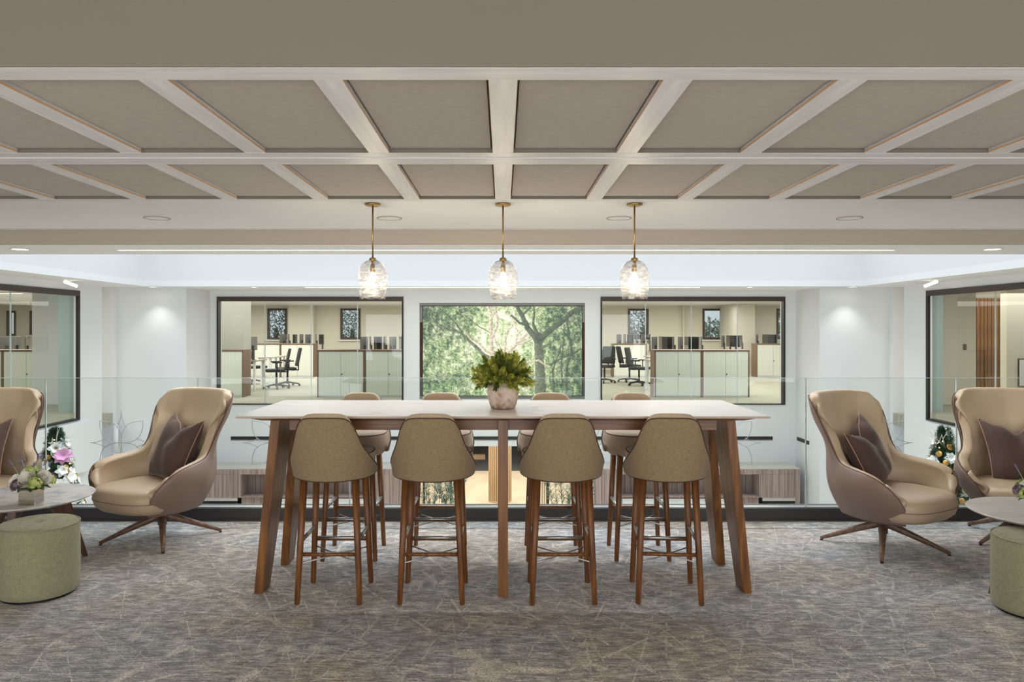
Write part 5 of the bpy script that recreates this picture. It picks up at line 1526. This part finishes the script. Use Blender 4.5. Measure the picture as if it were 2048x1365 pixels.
# working desk of the two chairs in the left window
desk(PX(516, 19.9), PX(545, 19.9), 19.9, 1.4, 'desk beside the task chairs in the left office window')
desk(PX(1307, 19.6), PX(1343, 19.6), 19.6, 1.4, 'desk beside the task chairs in the right office window')
def task_chair():
    t = thing('task_chair', 'x', 'office chair')
    def f(u, v):
        x = (u * 2 - 1) * (0.22 - 0.03 * v); return (x, 0.20 + 0.10 * v - 0.05 * (abs(u * 2 - 1) ** 2) * -1 * 0.8, 0.52 + 0.48 * v)
    bm = bmesh.new(); grid(bm, 8, 8, f); o = obj('backrest', bm, M['chair_black'], t, True); mod_solid(o, 0.03, 0, 1)
    bm = bmesh.new(); box(bm, -0.24, 0.24, -0.26, 0.20, 0.42, 0.49, 0, 0.025); obj('seat', bm, M['chair_black'], t, True)
    obj('back_stem', tube(bmesh.new(), [(0, 0.1, 0.42), (0, 0.28, 0.42), (0, 0.27, 0.60)], 0.02, 8), M['chair_black'], t, True)
    for s in (-1, 1):
        obj('armrest', tube(bmesh.new(), [(s * 0.2, 0.0, 0.43), (s * 0.28, 0.0, 0.46), (s * 0.28, 0.0, 0.64), (s * 0.28, -0.12, 0.66), (s * 0.28, 0.12, 0.66)], 0.016, 8), M['chair_black'], t, True)
    obj('gas_column', tube(bmesh.new(), [(0, 0, 0.07), (0, 0, 0.42)], 0.025, 10), M['chair_black'], t)
    for k in range(5):
        a = 2 * PI * k / 5; d = Vector((math.cos(a), math.sin(a), 0))
        l_ = obj('base_spoke', tube(bmesh.new(), [Vector((0, 0, 0.11)), d * 0.3 + Vector((0, 0, 0.065))], [0.025, 0.015], 8), M['chair_black'], t)
        obj('castor', tube(bmesh.new(), [d * 0.3 + Vector((-d.y * 0.02, d.x * 0.02, 0.03)), d * 0.3 + Vector((d.y * 0.02, -d.x * 0.02, 0.03))], 0.029, 12), M['chair_black'], l_)
    return t
tc0 = task_chair(); tcu = [False]
for px, y, rz, lab in ((508, 20.2, 60, 'black task chair at the left of the left office window'), (553, 18.6, -70, 'black task chair in the middle of the left office window, nearer one'), (575, 19.4, -66, 'black task chair beside it, just left of the cream cabinet'),
                       (1209, 20.6, -30, 'black task chair at the left edge of the right office window'), (1259, 20.9, 100, 'black task chair with tilted back in the right office window'), (1278, 19.6, 60, 'black task chair nearest the cabinet pair in the right office window')):
    c = tc0 if not tcu[0] else dup(tc0); tcu[0] = True
    place(c, (PX(px, y), y, 0), R(rz), lab, 'black task chairs in the office')
for i, (x, y, where) in enumerate(((-6.2, 18.5, 'left'), (-3.0, 20.5, 'middle of left window'), (3.3, 18.5, 'left in the right window'), (6.0, 20.0, 'right in the right window'), (-11.5, 17, 'far left'), (9.5, 17.5, 'far right'))):
    t = thing('office_ceiling_lamp', f'lit linear ceiling lamp of the office, {where}', 'ceiling light', (x, y, 2.32), 0, 'linear lamps on the office ceiling')
    obj('housing', B(-0.6, 0.6, -0.08, 0.08, -0.03, -0.0005), M['soffit'], t); obj('diffuser', B(-0.58, 0.58, -0.06, 0.06, -0.034, -0.0305), M['led_soft'], t)
# right wing: timber lockers, switch plate, framed notice
tl = thing('timber_locker', 'tall dark timber slatted cupboard seen through the right side window', 'cupboard', (PX(1976, 17.2), 17.2, 0))
hw = 0.60
obj('carcass', B(-hw, hw, 0.02, 0.5, 0, 2.2), M['office_timber'], tl)
s0 = None
for k in range(14):
    if s0 is None: s_ = s0 = obj('slat', B(0, 0.07, 0.0, 0.0195, 0.02, 2.18), M['zebrano'], tl); s_.data.materials[0] = M['walnut']
    else: s_ = s0.copy(); C.objects.link(s_)
    s_.location.x = -hw + 0.005 + k * 0.0855
sw = thing('switch_plate', 'small grey switch plate on the partition inside the right side window', 'switch', (PX(1929, 14.76), 14.755, PZ(700, 14.76)))
obj('plate', B(-0.03, 0.03, -0.012, 0.004, 0, 0.11, 0.002), M['steel_dark'], sw)
obj('rocker', B(-0.012, 0.012, -0.016, -0.0125, 0.035, 0.075), M['steel'], sw)
nb = thing('framed_notice', 'dark framed white notice at the right picture edge', 'notice', (PX(2050, 16), 15.995, PZ(774, 16)))
obj('frame', B(-0.16, 0.16, -0.025, 0.0, 0, 0.6), M['bronze'], nb); obj('sheet', B(-0.14, 0.14, -0.028, -0.0255, 0.02, 0.58), M['white_wall'], nb)

# ================================================================= OUTSIDE the office windows
M['hedge'] = leaf_mat('winter hedge', (96, 108, 88), (158, 166, 150), 2.0)
M['green_tree'] = leaf_mat('green tree', (64, 104, 56), (118, 150, 92), 2.0)
structure('ground', B(-60, 60, YB + 0.3, 90, -3.4, -3.2), M['lobby_carpet'], 'ground outside the office windows')
def leafy(x, y, r, h, mat, label, seed, n=3600, sz=0.22):
    t = thing('outdoor_tree', label, 'tree', (x, y, -3.2), 0, 'trees outside the office windows')
    rr = random.Random(seed)
    obj('trunk', tube(bmesh.new(), [(0, 0, 0), (0.1, 0, h * 0.55)], [0.2, 0.1], 8), M['dark_timber'], t)
    vs = []; fs = []
    for i in range(n):
        v = Vector((rr.gauss(0, 1), rr.gauss(0, 1), rr.gauss(0, 1))).normalized() * rr.uniform(0.55, 1)
        p = Vector((v.x * r, v.y * r * 0.7, h * 0.6 + v.z * h * 0.42)); d = Vector((rr.gauss(0, 1), rr.gauss(0, 1), rr.gauss(0, 1))).normalized(); s_ = d.orthogonal().normalized() * sz * 0.3
        j = len(vs); vs.extend((p, p + d * sz * .5 + s_, p + d * sz, p + d * sz * .5 - s_)); fs.append((j, j + 1, j + 2, j + 3))
    me = bpy.data.meshes.new('foliage'); me.from_pydata([tuple(v) for v in vs], [], fs); me.materials.append(mat)
    o = bpy.data.objects.new('foliage', me); C.objects.link(o); o.parent = t; o['kind'] = 'stuff'
leafy(PX(548, 36), 36, 1.7, 8.5, M['hedge'], 'pale bushy tree outside the left outside window', 1, 9000, 0.11)
leafy(PX(701, 36), 36, 1.7, 8.5, M['hedge'], 'pale bushy tree outside the second outside window', 2, 9000, 0.11)
leafy(PX(1275, 36), 36, 1.7, 8.0, M['hedge'], 'pale bushy tree outside the third outside window', 3, 9000, 0.11)
leafy(PX(1562, 34), 34, 1.6, 7.5, M['green_tree'], 'green tree outside the window at the right end', 4)
leafy(PX(1425, 60), 60, 9, 5.4, M['hedge'], 'distant hedge line outside the fourth outside window', 5, 5000, 0.4)
